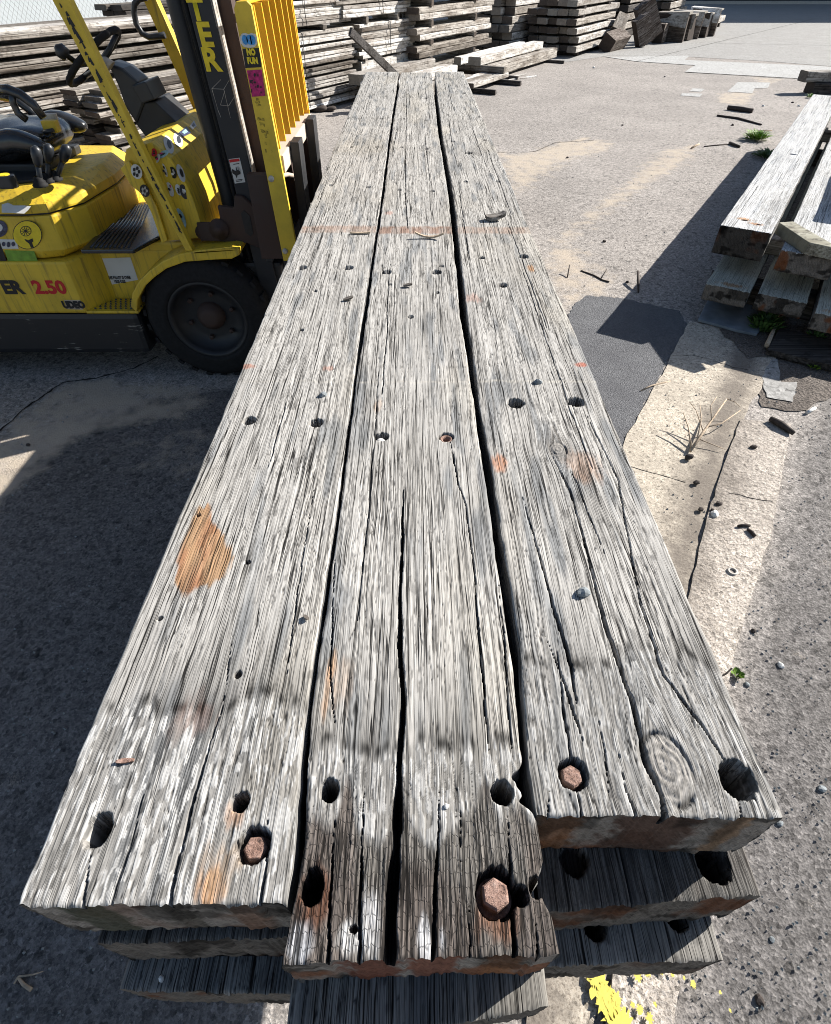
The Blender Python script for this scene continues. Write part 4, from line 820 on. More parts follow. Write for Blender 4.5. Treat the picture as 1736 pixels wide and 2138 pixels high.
for cx, cy, a, b_, mt_ in [(322, 318, 8, 9, 'red'), (330, 330, 11, 9, 'wsticker'), (340, 322, 16, 7, 'teal'), (345, 355, 7, 15, 'wsticker'), (362, 360, 9, 13, 'ink'), (356, 395, 8, 16, 'wsticker'), (374, 396, 6, 13, 'wsticker'), (385, 400, 8, 17, 'plastic'), (379, 455, 9, 22, 'teal'), (297, 355, 0, 0, 'wsticker')]:
    if not a: continue
    px = oval(cx, cy, a, b_, 14, -.4)
    d = decal('sticker', [near(x, y, .002 + rs.random() * .002) for x, y in px], M[mt_], cowl)
    for k in range(3):
        ox, oy = rs.uniform(-.35, .35) * a, rs.uniform(-.45, .45) * b_
        decal('sticker_print', [near(cx + ox + (x - cx) * .28, cy + oy + (y - cy) * .22, .0055 + .0004 * k) for x, y in px], M[rs.choice(['ink', 'magenta', 'plastic'] if mt_ not in ('ink', 'plastic') else ['wsticker', 'steel'])], d)
# side plate left of the pillar with two round stickers
m = MB(); m.prism(xz([(254, 350), (272, 334), (300, 372), (330, 430), (352, 500), (340, 505), (318, 440), (300, 405), (276, 385)], 2.945), 2.93, 2.945); sp_ = part('side_bracket', m, M['yellow'], bevel=.003)
for cx, cy, a in [(286, 358, 13), (303, 398, 11)]:
    f2 = lambda x, y, o=.003: PY(x, y, 2.93) - Vector((0, o, 0))
    d = decal('sticker', [f2(x, y) for x, y in oval(cx, cy, a * .85, a * 1.25, 16, -.4)], M['wsticker' if cx < 290 else 'ink'], sp_)
    for k in range(5):
        t_ = k * 1.256; decal('sticker_print', [f2(x, y, .005 + k * .0003) for x, y in oval(cx + math.cos(t_) * a * .42, cy + math.sin(t_) * a * .6, a * .22, a * .32, 8)], M['ink' if cx < 290 else 'steel'], d)
# steering column, dash box and wheel
m = MB(); m.prism(xz([(223, 131), (256, 143), (288, 170), (303, 214), (286, 260), (262, 224), (246, 178)], 3.44), 3.44, 3.6); part('steering_column', m, M['plastic'], bevel=.012)
m = MB(); m.prism(xz([(274, 179), (297, 217), (323, 208), (303, 170)], 3.40), 3.40, 3.60); part('dash_box', m, M['plastic'], bevel=.006)
m = MB(); m.prism(xz([(262, 222), (300, 216), (322, 212), (374, 262), (316, 303), (286, 264)], 3.44), 3.45, 3.7); part('column_cover', m, M['black'], bevel=.006)
sw = empty('steering_wheel', (0, 0, 0), None, None); sw.parent = FK; sw.location = (0, 0, 0)
wc = Vector((-1.515, 3.4, 1.394)); ux = Vector((.27, 0, .2)).normalized(); uy = Vector((0, 1, 0)); un = ux.cross(uy)
m = MB(); K = 40; ringp = [wc + (ux * math.cos(2 * math.pi * k / K) + uy * math.sin(2 * math.pi * k / K)) * .165 for k in range(K + 1)]
m.tube(ringp, [.0145 + .0012 * math.sin(k * 2.6) for k in range(K + 1)], 10, False); part('rim', m, M['rubber'], sw)
m = MB()
for a in (.5, 2.6, 4.7): m.tube([wc - un * .03, wc + (ux * math.cos(a) + uy * math.sin(a)) * .08 - un * .02, wc + (ux * math.cos(a) + uy * math.sin(a)) * .16], .011, 8)
part('spoke', m, M['plastic'], sw)
m = MB(); m.tube([wc - un * .03, PY(222, 130, 3.4), PY(232, 140, 3.4)], [.028, .022, .03], 12); part('hub', m, M['steel'], sw)
kp = PY(130, 108, 3.27); m = MB(); base = PY(156, 128, 3.29); d = (kp - base).normalized(); m.tube([base, base + d * .04, kp - d * .02, kp + d * .012, kp + d * .03], [.012, .011, .027, .03, .008], 12); part('steering_knob', m, M['plastic'], sw)
# overhead guard
def xs_(x0, z0, x1, z1, z): return x0 + (x1 - x0) * (z - z0) / (z1 - z0)
pl_ = lambda z: xs_(-1.371, 1.614, -1.151, .791, z); pr2 = lambda z: xs_(-1.309, 1.614, -1.095, .702, z)
m = MB(); m.prism([(pl_(2.08), 2.08), (pr2(2.08), 2.08), (pr2(.70), .70), (pl_(.70), .70)], 2.875, 2.925); m.prism([(pl_(2.08) + .026, 2.08), (pr2(2.08) + .004, 2.08), (pr2(.70) + .004, .705), (pl_(.70) + .026, .705)], 2.868, 2.876)
np_ = part('front_pillar', m, M['pillar'], bevel=.005)
rs = random.Random(9); m = MB()
for k in range(90):      # chipped paint along the pillar's crease
    z = rs.uniform(.78, 1.62); x = pl_(z) + .029 + rs.uniform(-.004, .004); h = rs.uniform(.006, .035); wd = rs.uniform(.0012, .0045) * (1.7 if z > 1.35 else 1)
    xo = -.267 * h
    m.add([(x - wd, 2.8665 - k * 4e-6, z), (x + wd, 2.8665 - k * 4e-6, z + .003), (x + wd * .6 + xo, 2.8665 - k * 4e-6, z + h), (x - wd * .3 + xo, 2.8665 - k * 4e-6, z + h * .8)], [(0, 1, 2, 3)])
part('paint_chips', m, M['ink'], np_)['kind'] = 'stuff'
m = MB(); m.prism([(-1.50, 2.08), (-1.435, 2.08), (-1.06, .75), (-1.125, .75)], 3.80, 3.86); part('front_pillar', m, M['yellow'], bevel=.005)
m = MB(); m.tube([PY(x, y, 3.74) for x, y in [(306, -6), (290, -2), (282, 8), (280, 26), (285, 50), (297, 70), (312, 78), (330, 76), (345, 73)]], .014, 10); part('grab_handle', m, M['plastic'])
m = MB()
m.box(-3.0, -1.43, 2.86, 2.93, 2.06, 2.12); m.box(-3.0, -1.43, 3.80, 3.87, 2.06, 2.12); m.box(-1.50, -1.43, 2.93, 3.80, 2.06, 2.12); m.box(-3.0, -2.93, 2.93, 3.80, 2.06, 2.12)
for k in range(6): m.box(-2.93, -1.5, 3.02 + k * .135, 3.045 + k * .135, 2.07, 2.11)
m.box(-3.06, -2.99, 2.87, 2.93, .65, 2.06); m.box(-3.06, -2.99, 3.81, 3.87, .65, 2.06)
part('overhead_guard', m, M['yellow'])
# wheels
def wheel(x, y, r, wd, s):
    wl = empty('front_wheel' if x > -2 else 'rear_wheel', (0, 0, 0), None, None); wl.parent = FK; k = r / .335
    m = MB(); yo = lambda v: y + s * v
    prof = [(yo(wd * .15), .20 * k), (yo(0), .215 * k), (yo(-.004), .235 * k), (yo(.006), .262 * k), (yo(.0), .285 * k), (yo(.012), .31 * k), (yo(.035), .331 * k), (yo(.05), .335 * k), (yo(wd - .05), .335 * k), (yo(wd - .012), .31 * k), (yo(wd), .26 * k), (yo(wd * .9), .2 * k)]
    m.lathe(prof, (x, 0, r), 'y', 56)
    for q_ in range(26):
        a = 2 * math.pi * q_ / 26
        for s2 in (0, 1):
            Mx = Matrix.Translation((x, 0, r)) @ Matrix.Rotation(-a - s2 * .12, 4, 'Y')
            y0_, y1_ = sorted((yo(.02 + s2 * wd * .5), yo(wd * .46 + s2 * wd * .45)))
            m.box(-.017 * k, .017 * k, y0_, y1_, .325 * k, .342 * k, Mx)
    part('tyre', m, M['rubber'], wl)
    m = MB(); m.lathe([(yo(.012), .214 * k), (yo(.004), .205 * k), (yo(.012), .193 * k), (yo(.03), .185 * k), (yo(.075), .172 * k), (yo(.085), .12 * k), (yo(.083), .001)], (x, 0, r), 'y', 48); part('rim', m, M['black'], wl)
    m = MB(); m.lathe([(yo(.085), .075 * k), (yo(.055), .07 * k), (yo(.045), .055 * k), (yo(.035), .05 * k), (yo(.03), .03 * k), (yo(.03), .001)], (x, 0, r), 'y', 28); part('hub', m, M['brown'], wl)
    m = MB()
    for q_ in range(6):
        a = 2 * math.pi * q_ / 6 + .3; m.lathe([(yo(.083), .013), (yo(.062), .013), (yo(.060), .009), (yo(.055), .001)], (x + .125 * k * math.cos(a), 0, r + .125 * k * math.sin(a)), 'y', 6, False)
    part('wheel_nut', m, M['brown'], wl)
wheel(-1.113, 2.875, .335, .19, 1); wheel(-1.113, 3.925, .335, .19, -1); wheel(-2.75, 2.95, .29, .17, 1); wheel(-2.75, 3.85, .29, .17, -1)
# mast
tl = lambda x0, z: x0 - .062 * (z - .9)
def rail(x0, x1, y0, y1, z0, z1): return MB().prism([(tl(x0, z0), z0), (tl(x1, z0), z0), (tl(x1, z1), z1), (tl(x0, z1), z1)], y0, y1)
mr = part('mast_rail', rail(-.852, -.757, 2.98, 3.06, .18, 2.3), M['navy'], bevel=.004)
for y0, y1 in ((2.986, 3.018), (3.024, 3.055)): part('rail_strip', rail(-.756, -.752, y0, y1, .62, 2.28), M['steel'], mr)
part('mast_rail', rail(-.852, -.757, 3.74, 3.82, .18, 2.3), M['navy'], bevel=.004)
for y0 in (3.07, 3.65): part('inner_rail', rail(-.80, -.70, y0, y0 + .075, .2, 2.32), M['brown'], bevel=.004)
m = rail(-.82, -.72, 3.06, 3.74, 2.2, 2.28); m.prism([(tl(-.9, .3), .25), (tl(-.78, .3), .25), (tl(-.78, .5), .48), (tl(-.9, .5), .48)], 3.0, 3.8); m.prism([(tl(-.86, 1.0), 1.12), (tl(-.84, 1.0), 1.12), (tl(-.84, 1.2), 1.24), (tl(-.86, 1.2), 1.24)], 3.06, 3.74); part('cross_member', m, M['brown'], bevel=.005)
for x0, y0, r_ in ((-.935, 3.12, .042), (-.935, 3.66, .042)):
    m = MB(); m.tube([(tl(x0, z), y0, z) for z in (.28, .9, 1.5, 2.25)], r_, 16); part('lift_cylinder', m, M['black'])
for y0 in (3.24, 3.56):  # inner pair, added to block sun that would reach the hood
    m = MB(); m.tube([(tl(-.80, z), y0, z) for z in (.28, .9, 1.5, 2.25)], .036, 16); part('lift_cylinder', m, M['brown'])
m = MB()
for x0, y0 in ((-.872, 3.02), (-.884, 3.06), (-.90, 3.09)): m.tube([(tl(x0, z) + .006 * math.sin(z * 5 + y0 * 40), y0, z) for z in np.linspace(.55, 2.25, 14)], .010, 8)
part('hydraulic_hose', m, M['rubber'])
br = [(454, 430), (488, 434), (490, 408), (507, 411), (528, 432), (544, 452), (552, 490), (546, 520), (516, 508), (432, 503), (420, 474), (444, 466), (460, 458)]
m = MB(); m.prism(xz(br, 2.955), 2.955, 2.982); bk = part('mast_bracket', m, M['brown'], bevel=.005)
m = MB(); m.prism(xz([(503, 446), (510, 440), (522, 452), (529, 488), (524, 494), (513, 486)], 2.95), 2.952, 2.957); part('bracket_slot', m, M['ink'], bk)
p = PY(457, 480, 2.94); m = MB(); m.lathe([(0, .048), (-.018, .046), (-.02, .024), (-.034, .022), (-.036, .001)], (p.x, 2.955, p.z), 'y', 26); m.lathe([(0, .036), (-.012, .034), (-.013, .001)], (p.x - .085, 2.955, p.z - .015), 'y', 20); m.box(p.x - .10, p.x, 2.94, 2.956, p.z - .05, p.z + .032); part('tilt_pin', m, M['brown'], bk)
m = MB(); m.box(-.90, -.70, 3.0, 3.8, .2, .60); part('mast_foot', m, M['black'], bevel=.02)
# carriage, load backrest and forks
m = MB(); m.prism([(-.688, 1.59), (-.676, 1.612), (-.635, 1.614), (-.62, 1.60), (-.578, .74), (-.584, .66), (-.652, .66), (-.658, .80)], 2.86, 2.885); lbp = part('backrest_plate', m, M['pillar'], bevel=.004, label='yellow side plate of the load backrest with stickers and handwriting')
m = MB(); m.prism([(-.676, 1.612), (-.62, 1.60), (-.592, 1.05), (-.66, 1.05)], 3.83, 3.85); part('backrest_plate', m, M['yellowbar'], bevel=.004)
for k in range(7):
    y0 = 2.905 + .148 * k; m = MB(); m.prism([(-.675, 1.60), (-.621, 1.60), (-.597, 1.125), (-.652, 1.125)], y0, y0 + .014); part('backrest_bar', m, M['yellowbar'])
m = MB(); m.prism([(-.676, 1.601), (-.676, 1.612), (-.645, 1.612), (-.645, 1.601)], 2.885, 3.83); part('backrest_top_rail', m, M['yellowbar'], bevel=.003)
m = MB(); m.box(-.672, -.585, 2.887, 3.83, 1.035, 1.105); part('carriage_bar', m, M['dust'], bevel=.006)
m = MB(); m.box(-.672, -.600, 2.94, 3.78, .56, .66); part('carriage_bar', m, M['black'], bevel=.006)
for y0 in (2.8855, 3.78):  # side plates widened to stop sun slipping through beside the mast
    m = MB(); m.prism([(-.765, 1.03), (-.615, 1.03), (-.61, .66), (-.765, .66)], y0, y0 + .05); part('carriage_side', m, M['brown'], bevel=.004)
m = MB(); m.prism(xz([(563, 475), (580, 478), (583, 505), (570, 548), (556, 546), (558, 520)], 2.9), 2.895, 2.93); part('carriage_hook', m, M['black'], bevel=.006)
m = MB(); m.tube([(-.70, 3.0, .98), (-.66, 3.3, .93), (-.62, 3.38, .90), (-.64, 3.62, .93), (-.69, 3.7, .97)], .011, 8); part('hydraulic_hose', m, M['dust'])
for y0 in (3.06, 3.58):
    fk = None; m = MB(); m.box(-.582, -.540, y0, y0 + .12, .505, 1.12)
    m.prism([(-.582, .505), (.52, .528), (.54, .538), (.52, .5455), (-.582, .5455)], y0, y0 + .12); part('fork', m, M['black'], bevel=.004)
for x, y in ((567, 373), (596, 524)):
    p = PY(x, y, 2.86); m = MB(); m.lathe([(.0, .013), (-.006, .013), (-.010, .008), (-.011, .001)], (p.x, 2.86, p.z), 'y', 16); part('plate_bolt', m, M['steel'], lbp)
# lettering and stickers
def cap(x, y0, y1, Y): return PY(x, y0, Y).z - PY(x, y1, Y).z
for ch, cx, cy, y0, y1 in (('T', 411, 22, 0, 46), ('E', 429, 75, 51, 100), ('R', 441, 127, 104, 151)):
    h = cap(cx, y0, y1, 2.98); o_ = PY(cx, cy, 2.977); text_part('letter', ch, h / .70, o_, (1, 0, 0), (-.062, 0, 1), M['ylet'], mr, .004, 1.05)
f = lambda x, y, o=.0025: PY(x, y, 2.98) - Vector((0, o, 0))
dg_ = decal('warning_label', [f(478, 332), f(501, 329), f(513, 380), f(491, 383)], M['wsticker'], mr)
decal('label_header', [f(479, 333, .004), f(500, 330.5, .004), f(501.5, 336, .004), f(480.5, 339, .004)], M['red'], dg_)
for px in ([(485, 352), (492, 356), (498, 354), (503, 358), (503, 363), (497, 365), (495, 372), (492, 365), (486, 361)], [(493, 348), (494.5, 348), (496, 355), (494, 355)], [(497, 347), (498.5, 347), (499, 355), (497.5, 355)], [(501, 349), (502, 349), (502.5, 357), (501.5, 357)], [(488, 342), (500, 340), (500.3, 341.5), (488.3, 343.5)], [(493, 375), (507, 373), (507.3, 374.5), (493.3, 376.5)], [(494, 378), (506, 376), (506.3, 377.3), (494.3, 379.3)]):
    decal('label_print', [f(x, y, .0045) for x, y in px], M['ink'], dg_)
m = MB()
for a, b_ in (((443, 185), (462, 166)), ((443, 185), (468, 186)), ((443, 185), (456, 230)), ((468, 186), (480, 166)), ((468, 186), (482, 246)), ((470, 190), (461, 219)), ((461, 219), (478, 221)), ((478, 221), (492, 199)), ((456, 230), (462, 245))):
    A_, B_ = f(*a), f(*b_); d = (B_ - A_).normalized(); n_ = Vector((-d.z, 0, d.x)) * .0008; m.add([A_ - n_, B_ - n_ * .6, B_ + n_ * .6, A_ + n_], [(0, 1, 2, 3)])
part('scratched_drawing', m, M['steel'], mr)
f = lambda x, y, o=.002: PY(x, y, 2.86) - Vector((0, o, 0))
d = decal('sticker', [f(x, y) for x, y in [(502, 76), (506, 70), (513, 69), (519, 71), (526, 69), (534, 71), (537, 78), (538, 90), (533, 98), (522, 100), (510, 98), (503, 90)]], M['wsticker'], lbp)
text_part('sticker_print', 'OCD', cap(519, 73, 96, 2.86) * .85, f(520.5, 84, .004), (1, 0, 0), (-.045, 0, 1), M['blue'], d, .005, .72)
d = decal('sticker', [f(507, 102), f(542, 100), f(546.5, 140), f(513, 142)], M['ink'], lbp)
text_part('sticker_print', 'NO\nFUN', cap(519, 104, 122, 2.86), f(526.5, 118, .004), (1, 0, 0), (-.045, 0, 1), M['ylet'], d, .002, .8)
d = decal('sticker', [f(516, 147), f(547, 145), f(555, 200), f(527, 202)], M['magenta'], lbp)
rs = random.Random(12); m = MB()
for k in range(14):
    cx, cy = rs.uniform(524, 546), rs.uniform(155, 195); m.add([f(x, y, .0035 + k * 1e-5) for x, y in oval(cx, cy, rs.uniform(1, 3), rs.uniform(1, 4), 7)], [list(range(7))])
part('sticker_print', m, M['ink'], d)
for s_, cx, cy, h, rz in (('BIN', 538.5, 207.5, 6, 0), ('2m x 50', 538, 213, 5, 0), ('2.39m', 541, 219, 6, 0), ('1504 50', 545, 249, 7, -.1), ('21 kg', 548, 259, 7, -.1), ('2204 50', 553, 275, 7, -.25), ('55', 556, 284, 8, -.2), ('12', 555, 299, 6, -.2), ('B', 556, 315, 8, 0)):
    text_part('handwriting', s_, cap(cx, cy - h / 2, cy + h / 2, 2.86) * 1.3, f(cx, cy, .002), (1, 0, rz), (0, 0, 1), M['ink'], lbp, 0, .62)
m = MB(); m.box(-.622, -.619, 3.835, 3.845, 1.2, 1.38); part('sticker', m, M['tangreen'])
f = lambda x, y, o=.002: PY(x, y, 2.86) - Vector((0, o, 0))
hh = cap(40, 588, 614, 2.86)
text_part('lettering', 'ER', hh / .70, f(26, 601), (1, 0, 0), (0, 0, 1), M['ink'], body, .005, 1.0)
text_part('lettering', '2.50', hh / .70, f(104, 601), (1, 0, 0), (0, 0, 1), M['red'], body, .004, 1.05)
d = decal('sticker', [f(134, 626), f(168, 626), f(174, 646), f(141, 645)], M['dust'], body)
text_part('sticker_print', 'UDEO', cap(150, 627, 645, 2.86) * 1.05, f(155, 636.5, .004), (1, 0, 0), (0, 0, 1), M['ink'], d, .004, .85)
g_ = lambda x, y, o=.002: PY(x, y, 3.02) - Vector((0, o, 0))
d = decal('notice', [g_(196, 540), g_(273, 537), g_(289, 584), g_(216, 597)], M['wsticker'], body, )
text_part('notice_print', 'THIS PALLET IS OVER', cap(240, 575, 582, 3.02) * 1.25, g_(249.5, 579.5, .004), (1, 0, .02), (0, 0, 1), M['ink'], d, .001, .60)
text_part('notice_print', '1500 KGS', cap(240, 584, 591, 3.02) * 1.25, g_(251, 587.5, .004), (1, 0, .02), (0, 0, 1), M['ink'], d, .001, .66)
h_ = lambda x, y, o=.002: PY(x, y, 2.875) - Vector((0, o, 0))
EC = [o for o in bpy.data.objects if o.name.startswith('engine_cover')][0]
d = decal('sticker', [h_(x, y) for x, y in oval(58, 490, 31, 30, 28, .5)], M['ink'], EC)
decal('sticker_face', [h_(x, y, .0028) for x, y in oval(58, 490, 29.5, 28.5, 28, .5)], M['ylet'], d)
decal('sticker_print', [h_(x, y, .0036) for x, y in oval(55, 482, 12, 11, 18)], M['ink'], d); decal('sticker_print', [h_(x, y, .0042) for x, y in oval(55, 482, 10.5, 9.5, 18)], M['ylet'], d)
for k in range(5):
    a = k * math.pi / 5; c_, s_ = math.cos(a), math.sin(a); decal('sticker_print', [h_(55 + c_ * 10 - s_ * .7, 482 + s_ * 9 + c_ * .7, .0046 + k * .0002), h_(55 + c_ * 10 + s_ * .7, 482 + s_ * 9 - c_ * .7, .0046 + k * .0002), h_(55 - c_ * 10 + s_ * .7, 482 - s_ * 9 - c_ * .7, .0046 + k * .0002), h_(55 - c_ * 10 - s_ * .7, 482 - s_ * 9 + c_ * .7, .0046 + k * .0002)], M['ink'], d)
decal('sticker_print', [h_(x, y, .004) for x, y in [(52, 498), (60, 501), (69, 497), (71, 503), (68, 506), (72, 516), (66, 517), (62, 508), (55, 503)]], M['ink'], d)
d = decal('sticker', [h_(x, y, .003) for x, y in oval(-2, 477, 19, 18, 24)], M['navyst'], EC); decal('sticker_print', [h_(x, y, .004) for x, y in oval(-3, 475, 10, 9, 16)], M['wsticker'], d)
d = decal('sticker', [h_(0, 499), h_(34, 500), h_(40, 519), h_(4, 519)], M['wsticker'], EC)
for k in range(3): decal('sticker_print', [h_(x, y, .004) for x, y in oval(9 + k * 10, 509 + k % 2, 4, 5 + k % 2, 9)], M['navyst'], d)
decal('sticker', [h_(10, 522), h_(72, 524), h_(80, 546), h_(18, 546)], M['green_print'], EC)
decal('sticker', [h_(-20, 505), h_(1, 505), h_(15, 546), h_(-10, 546)], M['ink'], EC)
sd_ = [o for o in bpy.data.objects if o.name.startswith('seat_deck')][0]
m = MB()
pts = [(5, 428), (18, 424), (30, 430), (52, 430), (66, 432), (60, 440), (52, 447), (30, 446), (5, 445)]
def deck(x, y):
    a, b_ = Vector((-2, 2.879, .905)), Vector((-2, 2.98, .958)); n = Vector((0, -(b_.z - a.z), b_.y - a.y)).normalized(); r = ray(x, y); t = (a - Vector((0, 0, HC))).dot(n) / r.dot(n); return Vector((0, 0, HC)) + r * t + n * .003
m.add([deck(x, y) for x, y in pts], [list(range(len(pts)))]); part('bare_patch', m, M['wsticker'], sd_)
# tape measure lying on the console
tm = empty('tape_measure', tuple(PZ(22, 392, .973)), 'black and yellow tape measure lying on the console beside the levers', 'tape measure'); c = tm.location
m = MB(); m.plan([(c.x - .04, c.y - .03), (c.x + .03, c.y - .03), (c.x + .042, c.y), (c.x + .03, c.y + .03), (c.x - .04, c.y + .03)], .9735, 1.025); m.build('case', M['plastic'], tm, .008)
m = MB(); m.plan([(c.x + .025 * math.cos(t) - .005, c.y + .025 * math.sin(t)) for t in [i * .393 for i in range(16)]], 1.024, 1.028); m.build('face', M['ylet'], tm)
m = MB(); m.box(c.x - .045, c.x - .03, c.y - .031, c.y + .02, .9735, 1.0); m.build('blade', M['ylet'], tm, .002)
# ------------------------------------------------------------------ yard: wall, fence, shed
m = MB(); A0, A1 = ABZ(-8, -10.2, 0), ABZ(14, -10.2, 0)
def slab_along(m, a0, a1, b0, b1, z0, z1):
    return m.add([ABZ(a, b, z) for z in (z0, z1) for b in (b0, b1) for a in (a0, a1)], [(0, 2, 3, 1), (4, 5, 7, 6), (0, 1, 5, 4), (2, 6, 7, 3), (0, 4, 6, 2), (1, 3, 7, 5)])
slab_along(m, -8, 13, -10.45, -10.2, 0, 3.4)
wl = m.build('boundary_wall', M['wallp']); tag(wl, 'pale blue-white wall behind the chain-link fence and board piles', 'wall')
fn = empty('chain_link_fence', tuple(ABZ(2, -9, 0)), 'wire chain-link fence with thin posts in front of the pale wall', 'fence')
m = MB(); wv = []; wf = []
fa0, fa1, fz1, pit = .5, 8.6, 2.0, .062
def wire(p, q, r=.0016):
    d = (q - p).normalized(); u = AX * (-d.z) + Vector((0, 0, 1)) * d.dot(AX); k = len(wv)
    for c in (p, q):
        wv.extend([c + u * r, c - u * r * .5 + BX * r, c - u * r * .5 - BX * r])
    for i in range(3): wf.append((k + i, k + (i + 1) % 3, k + 3 + (i + 1) % 3, k + 3 + i))
zlo = .55
n_ = int((fa1 - fa0 + 2) / pit)
for s_ in (1, -1):
    for i in range(n_):
        a = fa0 - (fz1 - zlo) * .8 + i * pit if s_ > 0 else fa0 + i * pit
        run = (fz1 - zlo) * .8
        t0 = max(0, (fa0 - a) / run) if s_ > 0 else 0; t1 = min(1, (fa1 - a) / run) if s_ > 0 else 1
        if s_ < 0: t0 = max(0, (a - fa1) / run); t1 = min(1, (a - fa0) / run)
        if t1 - t0 < .02: continue
        wire(ABZ(a + s_ * run * t0, -9 + .0015 * s_, zlo + (fz1 - zlo) * t0), ABZ(a + s_ * run * t1, -9 + .0015 * s_, zlo + (fz1 - zlo) * t1))
m.add(wv, wf); m.build('wire_mesh', M['galv'], fn)
for a in (1.2, 4.3, 7.36): MB().tube([ABZ(a, -9.03, 0), ABZ(a, -9.03, 2.1)], .011, 8).build('post', M['galv'], fn)
MB().tube([ABZ(fa0, -9.02, 2.0), ABZ(fa1, -9.02, 2.0)], .012, 8).build('rail', M['galv'], fn)
sh = empty('shed', (22, 41, 0), 'dark blue steel shed wall at the far end of the yard', 'shed')
m = MB(); m.box(13.5, 60, 39.5, 52, 0, 16); m.build('wall', M['shed'], sh)
m = MB(); [m.box(15 + k * 5.2, 19.4 + k * 5.2, 39.42, 39.49, .1, 4.2) for k in range(1)]; m.build('roller_door', M['black'], sh)
m = MB(); m.box(13.4, 60, 39.2, 39.5, 0, .12); m.build('base_rail', M['steel'], sh)

# ------------------------------------------------------------------ piles of timber
ORD = ['lowest', 'second', 'third', 'fourth', 'fifth', 'sixth', 'seventh', 'eighth', 'ninth', 'tenth', 'eleventh', 'twelfth', 'thirteenth', 'fourteenth', 'fifteenth', 'sixteenth', 'seventeenth', 'eighteenth', 'nineteenth', 'twentieth', 'twenty-first', 'twenty-second', 'twenty-third', 'twenty-fourth', 'twenty-fifth', 'twenty-sixth', 'twenty-seventh', 'twenty-eighth', 'twenty-ninth', 'thirtieth', 'thirty-first', 'thirty-second', 'thirty-third', 'thirty-fourth']
_mesh = {}
def board_mesh(L, W, T, var, mat):
    key = (round(L, 2), round(W, 2), round(T, 3), var, mat)
    if key in _mesh: return _mesh[key]
    rr = random.Random(hash((key[0], key[1], key[2], var)) & 0xffff); c = min(.012, T * .16); n = max(6, int(L / .22)); vv = []; ff = []
    ang = [(-1, -1), (1, -1), (1, 1), (-1, 1)]
    sec0 = [(-W / 2 + c, -T / 2), (W / 2 - c, -T / 2), (W / 2, -T / 2 + c), (W / 2, T / 2 - c), (W / 2 - c, T / 2), (-W / 2 + c, T / 2), (-W / 2, T / 2 - c), (-W / 2, -T / 2 + c)]
    bow = rr.uniform(-.012, .012); e0, e1 = rr.uniform(-.02, .02), rr.uniform(-.02, .02)
    for i in range(n + 1):
        t = i / n; x = -L / 2 + L * t
        if i in (0, n): x += 0
        for k, (y, z) in enumerate(sec0):
            xx = x + (rr.uniform(-.006, .006) + (e0 if i == 0 else e1) * y / W if i in (0, n) else 0)
            vv.append((xx, y + bow * (4 * t * (1 - t)) + rr.uniform(-1, 1) * W * .006, z + rr.uniform(-1, 1) * T * .028))
    for i in range(n):
        for k in range(8): ff.append((i * 8 + k, i * 8 + (k + 1) % 8, (i + 1) * 8 + (k + 1) % 8, (i + 1) * 8 + k))
    ff.append(tuple(range(8))[::-1]); ff.append(tuple(range(n * 8, n * 8 + 8)))
    me = bpy.data.meshes.new('board'); me.from_pydata(vv, [], ff); me.update(); me.materials.append(M[mat]); _mesh[key] = me
    return me
def board(name, P0, ang, L, W, T, z0, mat, label, cat, group, var=0, tilt=0, roll=0):
    """P0 is the near-left lower corner in plan; the board runs away from there, ang degrees right of straight ahead"""
    o = bpy.data.objects.new(name, board_mesh(L, W, T, var, mat)); link(o)
    an = R(ang); d = Vector((math.sin(an), math.cos(an), 0)); s_ = Vector((math.cos(an), -math.sin(an), 0))
    o.location = Vector((P0[0], P0[1], 0)) + d * (L / 2) + s_ * (W / 2) + Vector((0, 0, z0 + T / 2 + abs(math.sin(tilt)) * L / 2))
    o.rotation_euler = (roll, tilt, math.pi / 2 - an)
    return tag(o, label, cat, group)
rp = random.Random(21)
def pile(a0, a1, bf, z0, courses, T, W, rows, mats, what, where, group, gaps=(), gap=.03, jit=.03, name='board', cat='board', stag=None):
    """courses of boards from the ground up; rows go backwards from the face"""
    z = z0; tops = []
    for c in range(courses):
        if c in gaps: z += gap
        for r_ in range(rows):
            j0 = rp.uniform(-jit, jit) + (stag(c) if stag else 0); j1 = rp.uniform(-jit, jit); L = round((a1 + j1 - a0 - j0) * 10) / 10
            bj = rp.uniform(-.012, .02) if r_ == 0 else 0
            p = ABZ(a0 + j0, bf - r_ * (W + .012) - W + bj, 0)
            rowt = ('front row', 'second row', 'third row', 'back row')[r_] if rows > 1 else ''
            lab = f"{what}, {ORD[c]} up{', ' + rowt if rowt else ''}, {where}"
            board(name, p, 30, L, W, T, z, rp.choice(mats), lab, cat, group, rp.randrange(3), rp.uniform(-.0012, .0012))
        z += T + .0015; tops.append(z)
    return tops
def bearers(a_list, b0, b1, z0, T, mat, what, group, W=.09):
    for i, a in enumerate(a_list):
        o = board('bearer', ABZ(a, b0, 0), 120, b1 - b0, W, T, z0, mat, what + (', nearer one' if i == 0 and len(a_list) > 1 else ', farther one' if len(a_list) > 1 else ''), 'bearer', group, 0)
